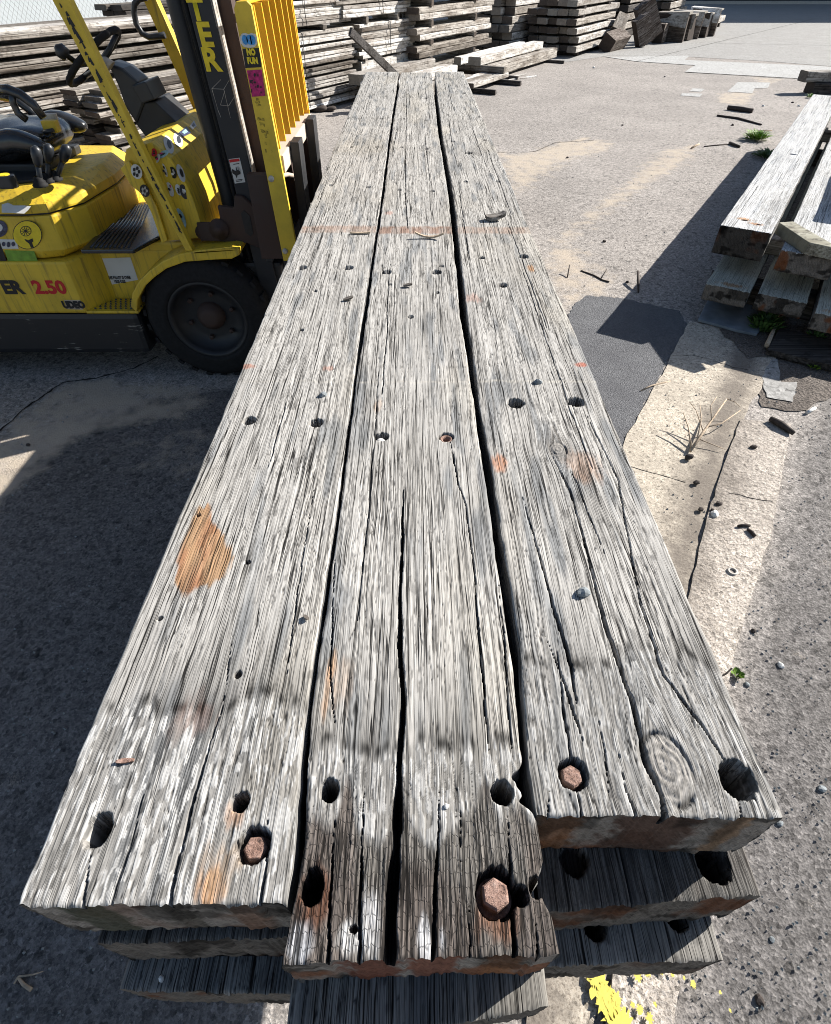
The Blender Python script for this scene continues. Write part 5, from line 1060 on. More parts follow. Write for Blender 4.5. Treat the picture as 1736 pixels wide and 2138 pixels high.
# A: long boards behind the forklift
GA = 'long boards piled behind the forklift'
pile(.6, 6.4, -6.7, .03, 14, .036, .30, 2, ['grey', 'pale', 'grey', 'beam'], 'long grey board', 'in the pile behind the forklift seat', GA, gaps=(2, 4, 6, 8, 10), gap=.045, jit=.11)
zA = .03 + 14 * .0375 + 5 * .045
pile(.6, 6.4, -6.72, zA + .05, 8, .038, .30, 2, ['grey', 'pale', 'grey', 'grey'], 'long weathered board', 'in the upper pile below the wire fence', GA, gaps=(2, 4, 6), gap=.035, jit=.11)
bearers([1.5, 3.4, 5.6], -7.3, -6.74, 0, .028, 'dark', 'dark bearer under the long boards behind the forklift', GA)
GA2 = 'dark ended boards beside the steering column'
pile(4.35, 7.0, -5.95, .06, 15, .042, .24, 2, ['grey', 'dark', 'grey', 'beam'], 'grey board with dark ragged end', 'beside the steering column', GA2, gaps=(3, 6, 9, 12), gap=.025, jit=.09, stag=lambda c: .05 - c * .012)
bearers([4.9, 6.6], -6.4, -5.96, 0, .057, 'dark', 'dark bearer under the ragged ended boards', GA2)
pile(6.2, 8.8, -7.65, .95, 6, .055, .22, 2, ['dark', 'dark', 'grey'], 'dark rough board', 'seen behind the grab handle of the forklift', 'dark boards behind the grab handle', gaps=(3,), gap=.03, jit=.1)
pile(6.0, 8.8, -7.68, .03, 5, .175, .45, 1, ['dark'], 'thick dark beam', 'under the dark boards behind the grab handle', 'dark boards behind the grab handle', jit=.03, name='beam', cat='beam')
# B1: pale boards right of the load backrest
GB = 'pale boards piled right of the load backrest'
pile(6.7, 9.62, -6.69, .05, 17, .044, .26, 2, ['pale', 'white', 'pale', 'grey'], 'pale weathered board', 'lower pack right of the backrest', GB, gaps=(2, 4, 7, 9, 14), gap=.028, jit=.08)
zB = .05 + 17 * .0455 + 5 * .028
pile(6.7, 9.60, -6.69, zB + .06, 11, .044, .26, 2, ['pale', 'white', 'white', 'pale'], 'pale weathered board', 'strapped upper pack right of the backrest', GB, gaps=(6,), gap=.05, jit=.08)
bearers([7.2, 8.9], -7.2, -6.70, 0, .047, 'grey', 'grey bearer under the pale pack right of the backrest', GB); bearers([8.9], -7.2, -6.66, zB + .002, .056, 'grey', 'short spacer block between the two pale packs', GB)
def strap(a, bf, z0, z1, label):
    m = MB(); m.tube([ABZ(a, bf - .4, z1 + .004), ABZ(a, bf - .02, z1 + .005), ABZ(a + .01, bf + .022, z1 - .01), ABZ(a - .012, bf + .026, (z0 + z1) / 2), ABZ(a + .012, bf + .022, z0 + .01), ABZ(a, bf - .02, z0 - .004)], .006, 6)
    tag(m.build('strap', M['band']), label, 'strap', 'black straps round the packs of boards')
strap(8.42, -6.68, zB + .06, zB + .36, 'black strap round the upper pale pack right of the backrest'); strap(8.30, -6.68, .08, zB, 'black strap round the lower pale pack right of the backrest')
strap(8.48, -6.68, zB + .36, zB + .64, 'black strap on the topmost pack right of the backrest')
# B2: white pack behind the near planks' far end
GB2 = 'white strapped boards behind the end of the near planks'
pile(9.72, 11.40, -6.62, .54, 9, .047, .28, 2, ['white', 'white', 'pale'], 'short white board', 'in the strapped pack behind the leaning plank', GB2, jit=.05, stag=lambda c: 0)
zT2 = .54 + 9 * .0485
pile(9.25, 11.35, -6.66, zT2 + .085, 9, .047, .28, 2, ['pale', 'white', 'pale', 'grey'], 'pale board', 'in the top pack above the white strapped boards', GB2, gaps=(3,), gap=.012, jit=.11)
bearers([9.95, 10.9], -7.1, -6.60, zT2 + .002, .082, 'grey', 'spacer block on top of the white strapped pack', GB2)
strap(10.55, -6.60, .545, zT2, 'thin strap round the white pack behind the leaning plank'); strap(10.40, -6.64, zT2 + .09, zT2 + .5, 'thin strap round the top pack above the white boards')
pile(9.75, 11.3, -6.64, .06, 3, .135, .3, 2, ['white', 'pale'], 'thick white beam', 'under the white strapped pack', GB2, gaps=(1, 2), gap=.02, name='beam', cat='beam', jit=.04)
bearers([10.0, 11.0], -7.1, -6.66, 0, .057, 'grey', 'grey bearer under the thick white beams', GB2)
bearers([9.9, 11.0], -7.1, -6.62, .513, .026, 'grey', 'thin spacer under the white strapped pack', GB2)
GW = 'bleached wide beams on the ground behind the near planks'
for i, (b_, z_, a1, T_) in enumerate([(-6.28, .27, 11.62, .14), (-5.98, .17, 11.95, .13), (-5.68, .04, 12.0, .13)]):
    board('beam', ABZ(9.25 + i * .1, b_ - .30, 0), 30, a1 - 9.25 - i * .1, .29, T_, z_, 'white', ['highest of the three bleached wide beams, against the white pack', 'middle one of the three bleached wide beams', 'nearest and lowest of the three bleached wide beams'][i], 'beam', GW, i)
    bearers([10.2, 11.3], b_ - .30, b_ - .02, 0, z_ - .002, 'grey', ['block under the highest bleached wide beam', 'block under the middle bleached wide beam', 'thin block under the nearest bleached wide beam'][i], GW)
# plank leaning on the white pack
P0 = ABZ(8.98, -6.30, .95); P1 = ABZ(9.88, -6.02, .318); m = MB(); d = (P1 - P0).normalized(); s_ = d.cross(BX).normalized()
pts = []
for c in (P0, P1): pts += [c + BX * u + s_ * v for u, v in ((-.02, -.055), (.02, -.055), (.02, .055), (-.02, .055))]
m.add(pts, [(0, 1, 2, 3), (4, 5, 6, 7), (0, 1, 5, 4), (1, 2, 6, 5), (2, 3, 7, 6), (3, 0, 4, 7)]); tag(m.build('plank', M['dark'], bevel=.005), 'narrow dark plank leaning diagonally against the pale packs', 'plank')
m = MB(); soft(m, tuple(ABZ(8.95, -5.95, .13)), (.20, .15, .13), 2.2, 18, 9); soft(m, tuple(ABZ(9.02, -6.02, .27)), (.15, .12, .09), 2.2, 14, 8); soft(m, tuple(ABZ(8.88, -6.0, .36)), (.09, .08, .05), 2.2, 12, 6); tag(m.build('plastic_wrap', M['wrap']), 'bundle of crumpled pale plastic wrap at the end of the bleached beams', 'plastic wrap')
# C: paired beams with spacers
GC = 'paired long beams stacked with spacer blocks'
for lv, (zt, T_, n2) in enumerate([(.30, .09, 2), (.60, .086, 2), (.845, .086, 2), (1.12, .086, 2), (1.40, .086, 2)]):
    for k in range(n2):
        for r_ in range(2):
            board('beam', ABZ(11.2 + rp.uniform(-.06, .06) + (.2 if lv == 0 else 0), -6.4 - r_ * .33 - .3, 0), 30, round(3.0 + rp.uniform(-.1, .1), 1), .30, T_, zt - (k + 1) * (T_ + .001), rp.choice(['beam', 'pale', 'beam']), f"{['lower', 'upper'][1 - k]} beam of the {['lowest', 'second', 'third', 'fourth', 'topmost'][lv]} pair, {['front', 'back'][r_]} row, spaced beam stack", 'beam', GC, k)
    z0 = [.0, .302, .602, .847, 1.122][lv]; z1 = zt - 2 * (T_ + .001) - .001
    bearers([11.7, 13.5], -7.0, -6.38, z0, z1 - z0, 'beam' if lv else 'dark', f"spacer block under the {['lowest', 'second', 'third', 'fourth', 'topmost'][lv]} pair of the spaced beam stack", GC)
# D: low beams in front
GD = 'low beams on bearers in front of the spaced stack'
board('beam', ABZ(12.35, -6.28, 0), 30, 3.2, .16, .12, .25, 'white', 'long bleached beam lying on the low pile, back one of two', 'beam', GD, 1)
board('beam', ABZ(12.45, -6.02, 0), 30, 3.3, .26, .13, .25, 'white', 'long bleached beam lying on the low pile, front one of two', 'beam', GD, 2)
board('beam', ABZ(12.75, -5.9, 0), 30, 3.55, .30, .18, .055, 'beam', 'big split beam of the low pile with a shaded far end', 'beam', GD, 0)
board('beam', ABZ(12.65, -6.25, 0), 30, 3.4, .30, .18, .055, 'beam', 'second big beam of the low pile, behind the split one', 'beam', GD, 1)
bearers([13.2, 15.9], -6.5, -5.25, 0, .052, 'dark', 'dark bearer sticking out from under the big split beam', GD)
board('beam', ABZ(12.62, -6.55, 0), 120, 1.25, .11, .10, .152, 'grey', 'grey squared beam laid across the low boards, pale cut end', 'beam', GD, 0)
for i in range(3):
    board('board', ABZ(11.0 + .1 * i, -5.78 + .17 * i, 0), 30, 1.75 - .1 * i, .155, .075, .075, ['white', 'pale', 'beam'][i], ['pale short board beneath the crosswise grey beam, back one', 'pale short board beneath the crosswise grey beam, middle one', 'rough short board beneath the crosswise grey beam, front one'][i], 'board', GD, i)
bearers([11.35, 12.5], -5.8, -4.9, 0, .073, 'dark', 'dark bearer under the short boards past the near planks', GD)
for i, (px, py) in enumerate([(1048, 165), (1060, 168)]):
    p = PZ(px, py); board('offcut', (p.x, p.y), 42 + i * 9, .8, .05, .02, .0, 'white', ['thin pale strip of wood on the asphalt, back one of two', 'thin pale strip of wood on the asphalt, front one of two'][i], 'wood strip', 'thin pale strips on the asphalt', i)
for i, (px, py, s_) in enumerate([(668, 233, .1), (690, 232, .08), (655, 228, .07)]):
    p = PZ(px, py); m = MB(); soft(m, (p.x, p.y, s_ * .35), (s_ * 1.3, s_, s_ * .4), 2.4, 12, 6); tag(m.build('bark_clump', M['barkd']), ['largest dark bark clump below the lower pale pack', 'right-hand dark bark clump below the lower pale pack', 'small dark bark clump nearest the backrest'][i], 'bark', 'bark clumps under the pale packs')
# E: squared sleepers, and the darker stack beside them
GE = 'squared beams stacked in the middle of the yard'
for lv in range(6):
    z0 = .10 + lv * .165
    for r_ in range(5 if lv < 5 else 4):
        j = rp.uniform(-.12, .12)
        board('beam', ABZ(16.95 + j - lv * .02, -5.33 - .02 * lv - r_ * .25 - .235, 0), 30, round(3.2 + rp.uniform(-.25, .2), 1), .235, .115, z0, rp.choice(['white', 'beam', 'white', 'pale']) if lv > 3 else rp.choice(['beam', 'pale', 'beam']), f"squared beam with dark end, {ORD[lv]} layer, {['nearest', 'second', 'third', 'fourth', 'farthest'][r_]} column of the tidy spaced stack", 'beam', GE, r_ % 3)
    bearers([17.4, 19.4], -6.6, -5.42, z0 - (.05 if lv else .1), (.049 if lv else .099), 'dark', f"spacer under the {ORD[lv]} layer of the tidy spaced stack", GE)
GE2 = 'dark rough stack between the two beam stacks'
for lv in range(8):
    z0 = .02 + lv * .15
    for r_ in range(4):
        board('beam', ABZ(16.2 + rp.uniform(-.25, .25), -6.75 - r_ * .27 - .25, 0), 30, round(2.6 + rp.uniform(-.3, .3), 1), .25, .135, z0, rp.choice(['beam', 'grey', 'pale']), f"rough beam end in shade, {ORD[lv]} layer, {['nearest', 'second', 'third', 'farthest'][r_]} column of the dark rough stack", 'beam', GE2, r_ % 3)
for lv in range(6):
    z0 = .02 + lv * .19
    for r_ in range(3):
        board('beam', ABZ(22.0 + rp.uniform(-.3, .3), -5.6 - r_ * .3 - .28, 0), 30, round(2.8 + rp.uniform(-.3, .3), 1), .28, .15, z0, rp.choice(['beam', 'dark', 'grey', 'dark']), f"far squared beam, {ORD[lv]} layer, {['front', 'middle', 'back'][r_]} column of the stack behind the leaning blocks", 'beam', 'squared beams behind the leaning blocks', r_)
for lv in range(5):
    z0 = .02 + lv * .21
    for r_ in range(2):
        board('beam', ABZ(27.3 + rp.uniform(-.3, .3), -5.5 - r_ * .35 - .3, 0), 30, round(2.6 + rp.uniform(-.3, .3), 1), .3, .17, z0, rp.choice(['pale', 'dark', 'beam']), f"distant squared beam, {ORD[lv]} layer, {['front', 'back'][r_]} column of the farthest stack", 'beam', 'squared beams of the farthest stack', r_)
# F: leaning and lying blocks
GF = 'rough timber blocks dumped beside the stacks'
def block(a, b, z, sx, sy, sz, rx, ry, rz, mat, label, v=0):
    o = bpy.data.objects.new('block', board_mesh(sx, sy, sz, v, mat)); link(o); o.location = ABZ(a, b, z); o.rotation_euler = (rx, ry, rz)
    return tag(o, label, 'block', GF)
block(18.95, -5.0, .19, .95, .34, .34, .5, -.05, R(52), 'block', 'reddish brown squared block lying askew with a white patch on top', 0)
block(19.6, -5.15, .42, .8, .3, .3, .3, -.35, R(66), 'beam', 'pale topped block propped on the reddish brown one', 1)
block(20.0, -4.60, .345, .40, .24, .62, 0, -R(28), R(14), 'block', 'dark square block leaning in front, bright upper edge', 2)
block(20.8, -4.70, .50, .50, .28, .86, 0, -R(33), R(10), 'block', 'tallest dark block leaning diagonally with a bright edge', 0)
block(21.4, -4.42, .22, .5, .28, .42, 0, 0, R(60), 'block', 'small upright block between the leaning and the bark topped ones', 1)
for i, (a, b, h, mt_) in enumerate([(21.9, -4.25, .62, 'block'), (22.5, -4.18, .56, 'block'), (23.1, -4.05, .60, 'block'), (23.7, -3.92, .55, 'block'), (24.2, -3.78, .62, 'block')]):
    o = block(a, b, h * .5, .8, .46, h, 0, (.0, .06, -.05, .03, -.04)[i], R(150 + (4, -7, 9, -3, 6)[i]), mt_, f"upright dark block with pale bark on top, {['nearest', 'second', 'third', 'fourth', 'farthest'][i]} of the row of five", i % 3)
    m = MB(); m.add([ABZ(a + u * .23, b + v_ * .44, h + .03 + .02 * math.sin(u * 9 + v_ * 5 + i)) for u, v_ in ((-1, -1), (1, -1), (1, 1), (-1, 1))] + [ABZ(a + u * .23, b + v_ * .44, h - .02) for u, v_ in ((-1, -1), (1, -1), (1, 1), (-1, 1))] + [ABZ(a - .27, b + v_ * .42, h - .26 - .04 * v_) for v_ in (-1, 1)], [(0, 1, 2, 3), (1, 5, 6, 2), (2, 6, 7, 3), (0, 4, 5, 1), (0, 3, 9, 8)])
    rl = o.location.copy(); bo = m.build('bark', M['white']); 
    for v_ in bo.data.vertices: v_.co = o.matrix_basis.inverted() @ v_.co
    bo.parent = o
for i in range(3): board('beam', ABZ(25.9 + .1 * i, -3.75 - .32 * i - .3, 0), 30, 2.4, .3, .16, .13, 'pale', f"low grey beam at the far end of the row, {['front', 'middle', 'back'][i]} one of three", 'beam', 'low beams at the far end of the row', i)
bearers([26.3, 27.8], -4.7, -3.78, 0, .128, 'dark', 'dark block under the low grey beams at the far end', 'low beams at the far end of the row', .2)
# H: dark beams at the right edge, farther back
p = PZ(1679, 193); board('beam', (p.x, p.y + .02), 88, 3.2, .26, .16, 0, 'dark', 'dark beam at the right edge farther back, lower one in shade', 'beam', 'dark beams at the right edge farther back', 0)
board('beam', (p.x - .17, p.y + .06), 86, 3.2, .24, .15, .165, 'grey', 'dark beam at the right edge farther back, upper one', 'beam', 'dark beams at the right edge farther back', 1)
# right-hand stack of bleached beams
GR = 'bleached beams stacked on the right'
d32 = Vector((math.sin(R(32)), math.cos(R(32)), 0)); s32 = Vector((math.cos(R(32)), -math.sin(R(32)), 0))
def rb(x, y, L, W, T, z0, mat, label, v=0): return board('beam', (x, y), 32, L, W, T, z0, mat, label, 'beam', GR, v)
def rbeam(x, y, L, W_, th, z0, seed, label, bl, holes=(), stains=(), shade_mul=1.0, ac=6):
    """a detailed beam of the right stack, made along Y and then turned with the stack"""
    o = build_plank('timber_beam', lambda v: 0 * v, lambda v: W_ + 0 * v, 0.0, 0.0, L, z0 + th, seed, (0, 0, z0), holes=holes, stains=stains, res=2.0, TK=th, bleach=bl, shade_mul=shade_mul, auto_cracks=ac, endpal=(1 if th < .15 else 0), enddark=(.28 if th > .15 else .7))
    o.location = (x, y, z0); o.rotation_euler = (0, 0, -R(32)); return tag(o, label, 'beam', GR)
BL = (.66, .68, .70)
rbeam(1.919, 3.80, 5.6, .295, .168, .362, 71, 'bleached white beam on top of the right stack, rust stain at its end', (BL, .5), holes=[(.11, .17, .02, .02, .6), (.20, .13, .016, .02, .5), (.16, 2.2, .03, .03, .5)], stains=[(.10, .19, .055, .035, (.45, .22, .07), .85, .35), (.19, .13, .06, .03, (.42, .19, .06), .85, .35), (.24, .6, .09, .5, (.3, .29, .27), .55, .5)], ac=9)
rbeam(2.184, 3.505, 5.7, .30, .123, .3625, 72, 'cracked beam beside the top one, half in shade', (BL, .45), ac=9)
rbeam(2.50, 3.33, 5.6, .30, .123, .3625, 73, 'third beam of the top layer, at the picture edge', (BL, .4))
GRN = (.47, .48, .40)
for i, (x, y, w_) in enumerate([(1.847, 3.582, .262), (2.116, 3.438, .272), (2.335, 3.17, .268), (2.63, 3.05, .268)]):
    rbeam(x, y, 5.6, w_, .10, .15, 75 + i, ['greenish lower beam of the right stack, leftmost with an orange end', 'greenish lower beam of the right stack, second with a split', 'greenish lower beam of the right stack, third with a rust mark', 'greenish lower beam of the right stack, rightmost'][i], (GRN, .72), stains=[(.13, .06, .09, .03, (.35, .17, .06), .8, .4)] if i != 1 else [], holes=[(.08, .12, .011, .04), (.19, .12, .011, .04)], ac=4)
q = Vector((2.98, 4.2, 0)); rb(q.x, q.y, 4.6, .32, .25, .488, 'beam', 'raised beam on top of the right stack, beyond the picture edge', 0)
for i, dd in enumerate((.75, 4.7)):
    b0 = Vector((1.90, 3.65, 0)) + d32 * dd; board('bearer', (b0.x, b0.y), 122, 1.2, .10, .107, .2515, 'grey', f"spacer between the two layers of the right stack, {['near', 'far'][i]} one", 'bearer', GR, 0)
for i, dd in enumerate((.55, 4.9)):
    b0 = Vector((1.85, 3.60, 0)) + d32 * dd - s32 * .02
    board('bearer', (b0.x, b0.y), 122, 1.2, .18, .148, .001, 'dark', f"dark sleeper carrying the right stack at its {['near', 'far'][i]} end", 'bearer', GR, 0)
q = [PZ(x, y, .555) for x, y in [(1627, 464), (1657, 462), (1760, 521), (1690, 506)]]; m = MB(); m.plan([(v.x, v.y) for v in q], .489, .555); tag(m.build('offcut', M['green'], bevel=.004), 'small greenish offcut lying across the cracked beam', 'offcut')
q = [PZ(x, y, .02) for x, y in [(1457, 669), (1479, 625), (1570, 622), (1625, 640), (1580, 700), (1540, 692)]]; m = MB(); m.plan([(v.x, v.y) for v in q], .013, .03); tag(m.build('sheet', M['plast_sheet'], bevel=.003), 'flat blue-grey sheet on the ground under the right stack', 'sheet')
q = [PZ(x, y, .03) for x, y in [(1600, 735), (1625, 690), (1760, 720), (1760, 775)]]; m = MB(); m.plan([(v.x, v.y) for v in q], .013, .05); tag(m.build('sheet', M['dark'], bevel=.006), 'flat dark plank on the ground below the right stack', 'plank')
# ------------------------------------------------------------------ small things on the ground and on the planks
def twig(name, px, r, mat, label, cat='stick', z=None, group=None, zs=None):
    pts = [PZ(x, y) for x, y in px]; rr = r if isinstance(r, list) else [r] * len(pts)
    base = .008 if z is None else z
    m = MB(); m.tube([(p.x, p.y, base + rr[i] + (zs[i] if zs else 0)) for i, p in enumerate(pts)], rr, 7); return tag(m.build(name, M[mat]), label, cat, group)
# dry branch with side shoots: one thing
br = empty('branch', tuple(PZ(1440, 958)), 'dry pale forked branch lying on the concrete gutter', 'branch'); c0 = PZ(1436, 962)
def shoot(px, r, zs, mat='bark', z0=.012):
    m = MB(); pts = [PZ(x, y) for x, y in px]; m.tube([(p.x, p.y, z0 + .006 + z) for p, z in zip(pts, zs)], r, 6); m.build('shoot', M[mat], br)
shoot([(1438, 950), (1462, 918), (1480, 895), (1503, 866)], [.0075, .0065, .005, .003], [.005, .03, .05, .08])
shoot([(1468, 910), (1500, 900), (1535, 880)], [.004, .003, .002], [.035, .03, .05]); shoot([(1440, 945), (1428, 915), (1414, 895)], [.005, .003, .002], [.01, .05, .08])
shoot([(1450, 932), (1452, 905), (1445, 886)], [.004, .003, .002], [.02, .07, .1]); shoot([(1476, 900), (1470, 880), (1480, 868)], [.003, .0025, .0015], [.05, .08, .1])
shoot([(1455, 930), (1485, 938), (1510, 946)], [.003, .0025, .0015], [.02, .01, .005]); shoot([(1503, 866), (1520, 868), (1535, 872)], [.003, .002, .0015], [.08, .07, .05]); shoot([(1462, 918), (1440, 890), (1425, 880)], [.003, .002, .0015], [.03, .08, .1])
m = MB(); soft(m, (c0.x, c0.y, .024), (.02, .015, .013), 2.2, 12, 6); m.build('root', M['barkd'], br)
twig('stick', [(1630, 649), (1622, 680), (1612, 697), (1604, 715), (1595, 735)], [.011, .012, .011, .013, .014], 'bark', 'knobbly pale stick poking out from under the right stack', z=.03)
twig('stick', [(1497, 243), (1540, 249), (1590, 262)], [.012, .014, .01], 'barkd', 'long dark stick on the asphalt near the top right', z=0)
twig('stick', [(1519, 229), (1545, 233), (1571, 236)], [.03, .034, .03], 'barkd', 'short thick dark stick beside the pale patches', z=0)
twig('stick', [(1470, 307), (1500, 304), (1522, 302)], [.006, .007, .006], 'barkd', 'thin grey stick near the small weed', z=0)
twig('stick', [(1523, 301), (1534, 306), (1544, 309)], [.016, .017, .014], 'barkd', 'stubby dark stick at the end of the thin grey one', z=0)
twig('stick', [(1444, 311), (1454, 305), (1460, 302)], [.011, .011, .009], 'bark', 'short pale chip of wood left of the thin grey stick', z=0)
twig('stick', [(1583, 274), (1612, 273)], [.005, .005], 'bark', 'thin straight twig above the small weed', z=0)
twig('stick', [(1213, 566), (1240, 576), (1258, 586), (1272, 590)], [.004, .005, .005, .006], 'barkd', 'thin bent twig on the asphalt right of the planks', z=0)
twig('stick', [(1255, 583), (1262, 572), (1268, 562)], [.004, .003, .002], 'barkd', 'small side twig beside the bent twig', z=0)
twig('stick', [(1327, 586), (1330, 600), (1333, 612)], [.009, .01, .006], 'barkd', 'dark stub standing at the shadow edge', z=0, zs=[.06, .03, 0])
twig('stick', [(1185, 580), (1186, 574), (1187, 568)], [.005, .005, .004], 'barkd', 'tiny dark stick nearest the right plank', z=0, zs=[0, .02, .05])
twig('stick', [(1604, 884), (1625, 897), (1652, 914)], [.014, .018, .012], 'barkd', 'dark splintered stick on the dirt right of the branch', z=.016)
twig('cigarette_butt', [(1683, 865), (1700, 855)], [.009, .009], 'wstone', 'small pale stub near the dark splintered stick', 'stub', z=.0)
twig('stick', [(1537, 1106), (1553, 1104), (1562, 1105)], [.006, .007, .006], 'barkd', 'dark twig lying across the pebbled kerb', z=.016); twig('stick', [(1557, 1112), (1566, 1120), (1572, 1127)], [.006, .008, .007], 'barkd', 'short dark twig beside the one on the kerb', z=.016)
twig('stick', [(1338, 818), (1360, 808), (1385, 802), (1400, 798)], [.004, .005, .005, .003], 'bark', 'thin pale twig along the edge of the black patch', z=.004)
tw = empty('twig', tuple(PZ(60, 2050)), 'forked pale twig on the dark asphalt at bottom left', 'twig')
for px, r_ in (([(42, 2043), (52, 2056), (68, 2067)], [.003, .004, .0045]), ([(32, 2055), (40, 2042), (44, 2038)], [.002, .0025, .002]), ([(42, 2040), (70, 2036), (93, 2029)], [.0025, .002, .001])):
    m = MB(); m.tube([(PZ(x, y).x, PZ(x, y).y, .006) for x, y in px], r_, 6); m.build('shoot', M['bark'], tw)
p = PZ(1526, 1199); m = MB(); m.lathe([(.016, .011), (.022, .012), (.022, .019), (.0165, .020)], (p.x, p.y, 0), 'z', 24); tag(m.build('washer', M['steel']), 'steel washer lying on the pebbled kerb', 'washer')
def stone(x, y, s_, mat, label, zb=0.0, group=None, name='stone', at=None):
    p = at or PZ(x, y); rr = random.Random(int(x * 3 + y)); bm = bmesh.new(); bmesh.ops.create_icosphere(bm, subdivisions=2, radius=1)
    for v in bm.verts:
        k = 1 + .35 * (rr.random() - .5); v.co = Vector((v.co.x * s_ * 1.25 * k, v.co.y * s_ * k, max(-.45, v.co.z) * s_ * .8 * k))
    me = bpy.data.meshes.new(name); bm.to_mesh(me); bm.free(); me.materials.append(M[mat]); o = link(bpy.data.objects.new(name, me)); o.location = (p.x, p.y, zb + s_ * .32); o.rotation_euler = (0, 0, rr.random() * 6)
    return tag(o, label, 'stone' if name == 'stone' else name, group)
GS = 'loose stones on the ground'
for x, y, s_, mt_, lab in [(1585, 2088, .010, 'barkd', 'dark pebble right of the yellow paint'), (1612, 1962, .006, 'stone', 'grey pebble on the asphalt low on the right'), (1628, 1720, .008, 'stone', 'small grey pebble on the right asphalt'), (1716, 1648, .010, 'stone', 'grey pebble at the right edge of the picture'), (1560, 1430, .008, 'stone', 'round pebble beside the pale kerb edge'), (1630, 1390, .010, 'wstone', 'pale pebble on the grey asphalt right of the kerb'), (1573, 1318, .009, 'barkd', 'dark pebble right of the kerb'), (1461, 1070, .011, 'barkd', 'dark pebble in the gutter groove'), (1498, 1058, .012, 'barkd', 'dark chip beside the gutter groove'), (1485, 1072, .009, 'barkd', 'smaller dark chip in the gutter groove'), (1489, 1080, .015, 'wstone', 'pale blue-white stone in the gutter'), (1452, 1014, .012, 'barkd', 'dark chip on the gutter slab'), (1570, 940, .013, 'barkd', 'dark chip on the upper kerb'), (1310, 590, .012, 'barkd', 'dark stone beside the shadow edge'), (1262, 505, .015, 'barkd', 'dark stone alone on the sunny asphalt'), (1530, 262, .02, 'barkd', 'small dark chip among the sticks'), (1388, 161, .016, 'barkd', 'dark chip on the asphalt before the slabs'), (1655, 215, .018, 'barkd', 'dark chip near the dark beams at right'), (1668, 222, .018, 'wstone', 'white pebble near the pale patch'), (1594, 222, .018, 'wstone', 'white chip below the pale patches'), (1240, 142, .025, 'wstone', 'white scrap under the big split beam'), (1300, 262, .014, 'barkd', 'dark speck stone in mid yard'), (1185, 330, .015, 'barkd', 'dark chip on the sandy patch'), (352, 1930, .004, 'wstone', 'tiny pale pebble on the left asphalt'), (60, 930, .01, 'barkd', 'dark stone in the sunlit corner on the left')]:
    stone(x, y, s_, mt_, lab, .016 if (mt_ != 'stone' and 1450 < x < 1610 and 930 < y < 1140) else 0, GS)
# loose grit scattered over the paving: more than one could count
rs = random.Random(5); m = MB()
for k in range(1700):
    if k % 3 == 0: x, y = rs.uniform(1180, 1760), rs.uniform(250, 900)
    elif k % 3 == 1: x, y = rs.uniform(1380, 1760), rs.uniform(900, 2138)
    else: x, y = rs.uniform(0, 600), rs.uniform(780, 2138)
    p = PZ(x, y); s_ = rs.choice([.0012, .0015, .002, .0025, .004]) * (1 + .1 * p.y); zz = .004 if x < 1380 else .012
    a = rs.random() * 6; c_, n_ = math.cos(a) * s_, math.sin(a) * s_
    m.add([(p.x + c_ * 1.3, p.y + n_ * 1.3, zz - .004), (p.x - n_, p.y + c_, zz - .004), (p.x - c_, p.y - n_, zz - .004), (p.x + n_, p.y - c_, zz - .004), (p.x + c_ * .2, p.y, zz + s_ * .8)], [(0, 1, 4), (1, 2, 4), (2, 3, 4), (3, 0, 4)])
tag(m.build('grit', M['stone']), 'fine loose grit scattered over the paving', 'grit', kind='stuff')
# weeds
def weed(px, n, h, spread, mat, label, zb=.004):
    p = PZ(*px); rr = random.Random(int(px[0])); m = MB()
    for k in range(n):
        a = rr.uniform(0, 6.28); r0 = rr.uniform(0, spread) ** 1.0; hh = h * rr.uniform(.3, 1); bx = p.x + math.cos(a) * r0 * .5; by = p.y + math.sin(a) * r0 * .5
        tx, ty = bx + math.cos(a) * spread * rr.uniform(.2, .7), by + math.sin(a) * spread * rr.uniform(.2, .7)
        lw = rr.uniform(.006, .014); per = (-math.sin(a) * lw, math.cos(a) * lw)
        m.add([(bx, by, zb), ((bx + tx) / 2 + per[0], (by + ty) / 2 + per[1], zb + hh * .8), (tx, ty, zb + hh), ((bx + tx) / 2 - per[0], (by + ty) / 2 - per[1], zb + hh * .8)], [(0, 1, 2, 3)])
    tag(m.build('weed', M[mat]), label, 'weed', 'weeds growing through the paving')
weed((1580, 292), 240, .10, .22, 'leaf', 'bright green weed at the edge of the stack shadow'); weed((1605, 330), 150, .08, .25, 'leafd', 'darker weed in the shade left of the bleached beam')
weed((1592, 690), 200, .10, .12, 'leafd', 'leafy weed in the dirt under the right stack', .012); weed((1700, 715), 60, .05, .07, 'leafd', 'small weed near the right edge under the stack', .012); weed((1700, 770), 40, .03, .05, 'leaf', 'tiny weed on the dirt below the right stack', .006)
weed((1537, 1410), 26, .02, .025, 'leaf', 'little weed at the kerb edge beside the right plank', .004); weed((1695, 205), 40, .06, .12, 'leaf', 'weed by the far end of the bleached beam')
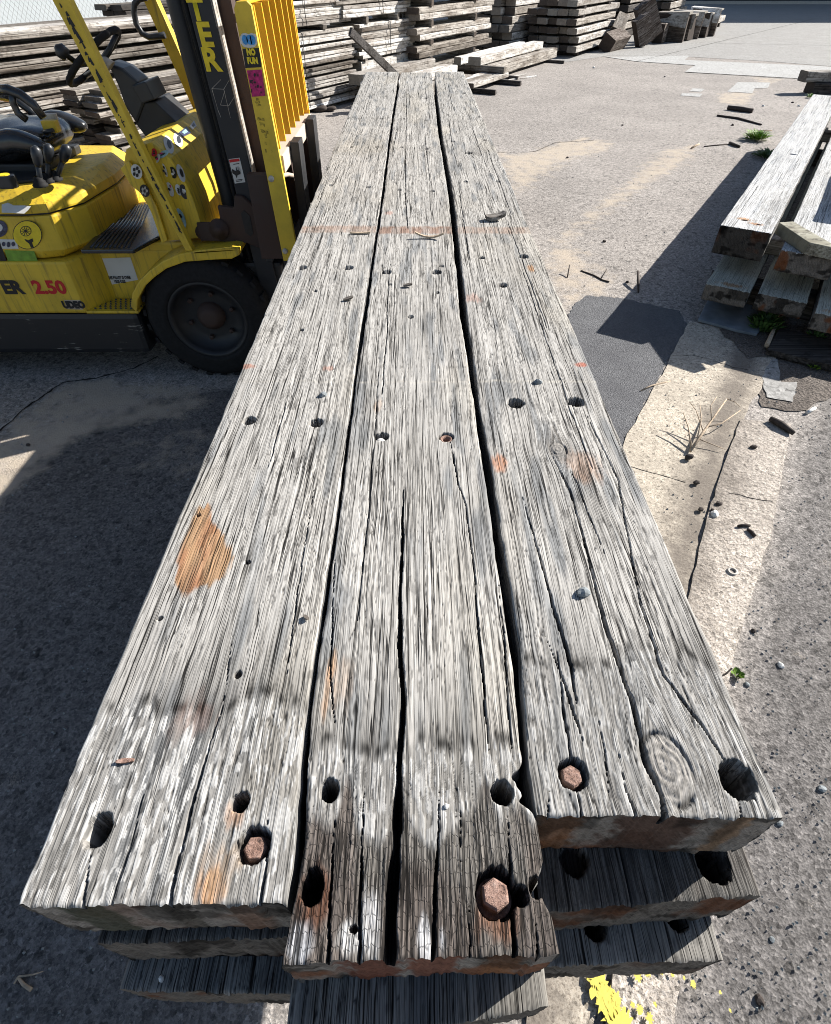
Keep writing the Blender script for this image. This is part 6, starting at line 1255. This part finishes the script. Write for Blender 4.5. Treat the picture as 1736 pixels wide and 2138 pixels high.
# bits lying on the planks
def chip(px, sx, sy, sz, rz, mat, label, lift=0.0, curl=0):
    p = PZ(px[0], px[1], ZT); m = MB(); n = 7; vv = []; ff = []; rr = random.Random(int(px[0]))
    for i in range(n):
        t = i / (n - 1); x = (t - .5) * sx; wy = sy * (.55 + .45 * math.sin(math.pi * t)) * rr.uniform(.8, 1.1); z = curl * (2 * t - 1) ** 2 + lift * t
        for y, zz in ((-wy / 2, 0), (wy / 2, 0), (wy / 2, sz), (-wy / 2, sz)):
            c_, s_ = math.cos(rz), math.sin(rz); vv.append((p.x + x * c_ - y * s_, p.y + x * s_ + y * c_, ZT + .0008 + z + zz))
    for i in range(n - 1):
        for k in range(4): ff.append((i * 4 + k, i * 4 + (k + 1) % 4, i * 4 + 4 + (k + 1) % 4, i * 4 + 4 + k))
    ff += [(0, 1, 2, 3), (4 * n - 4, 4 * n - 3, 4 * n - 2, 4 * n - 1)]; m.add(vv, ff)
    return tag(m.build('wood_chip', M[mat]), label, 'wood chip', 'wood chips lying on the planks')
chip((1034, 460), .075, .05, .012, .15, 'grey', 'flat grey bark chip on the right plank', .012, .006); chip((897, 497), .105, .012, .006, -.1, 'bark', 'curved pale sliver on the middle plank', 0, .014); chip((753, 489), .075, .010, .006, .05, 'bark', 'straight pale sliver on the left plank', 0, .002)
chip((728, 627), .03, .014, .005, .3, 'grey', 'small grey chip beside the left gap', .006); chip((852, 598), .028, .014, .005, .1, 'grey', 'small grey chip near the holes of the middle plank', .004); chip((640, 1292), .012, .006, .004, -.8, 'grey', 'tiny splinter near the right edge of the left plank', .003); chip((263, 1590), .022, .006, .003, .1, 'rust', 'tiny rust flake on the left plank')
p = PZ(1217, 1240, ZT); stone(1217, 1240, .0095, 'stone', 'angular grey stone resting on the right plank', ZT + .001, None, at=p)
p = PZ(676, 826, ZT); stone(676, 826, .008, 'stone', 'round grey pebble on the left plank above its holes', ZT, None, at=p)
p = PZ(1124, 800, ZT); stone(1124, 800, .009, 'stone', 'grey stone on the right plank before its two big holes', ZT, None, at=p)
p = PZ(933, 1683, ZT); stone(933, 1683, .003, 'wstone', 'tiny white grain on the dark end of the middle plank', ZT - .002, None, at=p)
p = PZ(337, 2043, Z2); stone(337, 2043, .004, 'wstone', 'tiny white pebble on the lowest left plank', Z2 - .002, None, at=p)
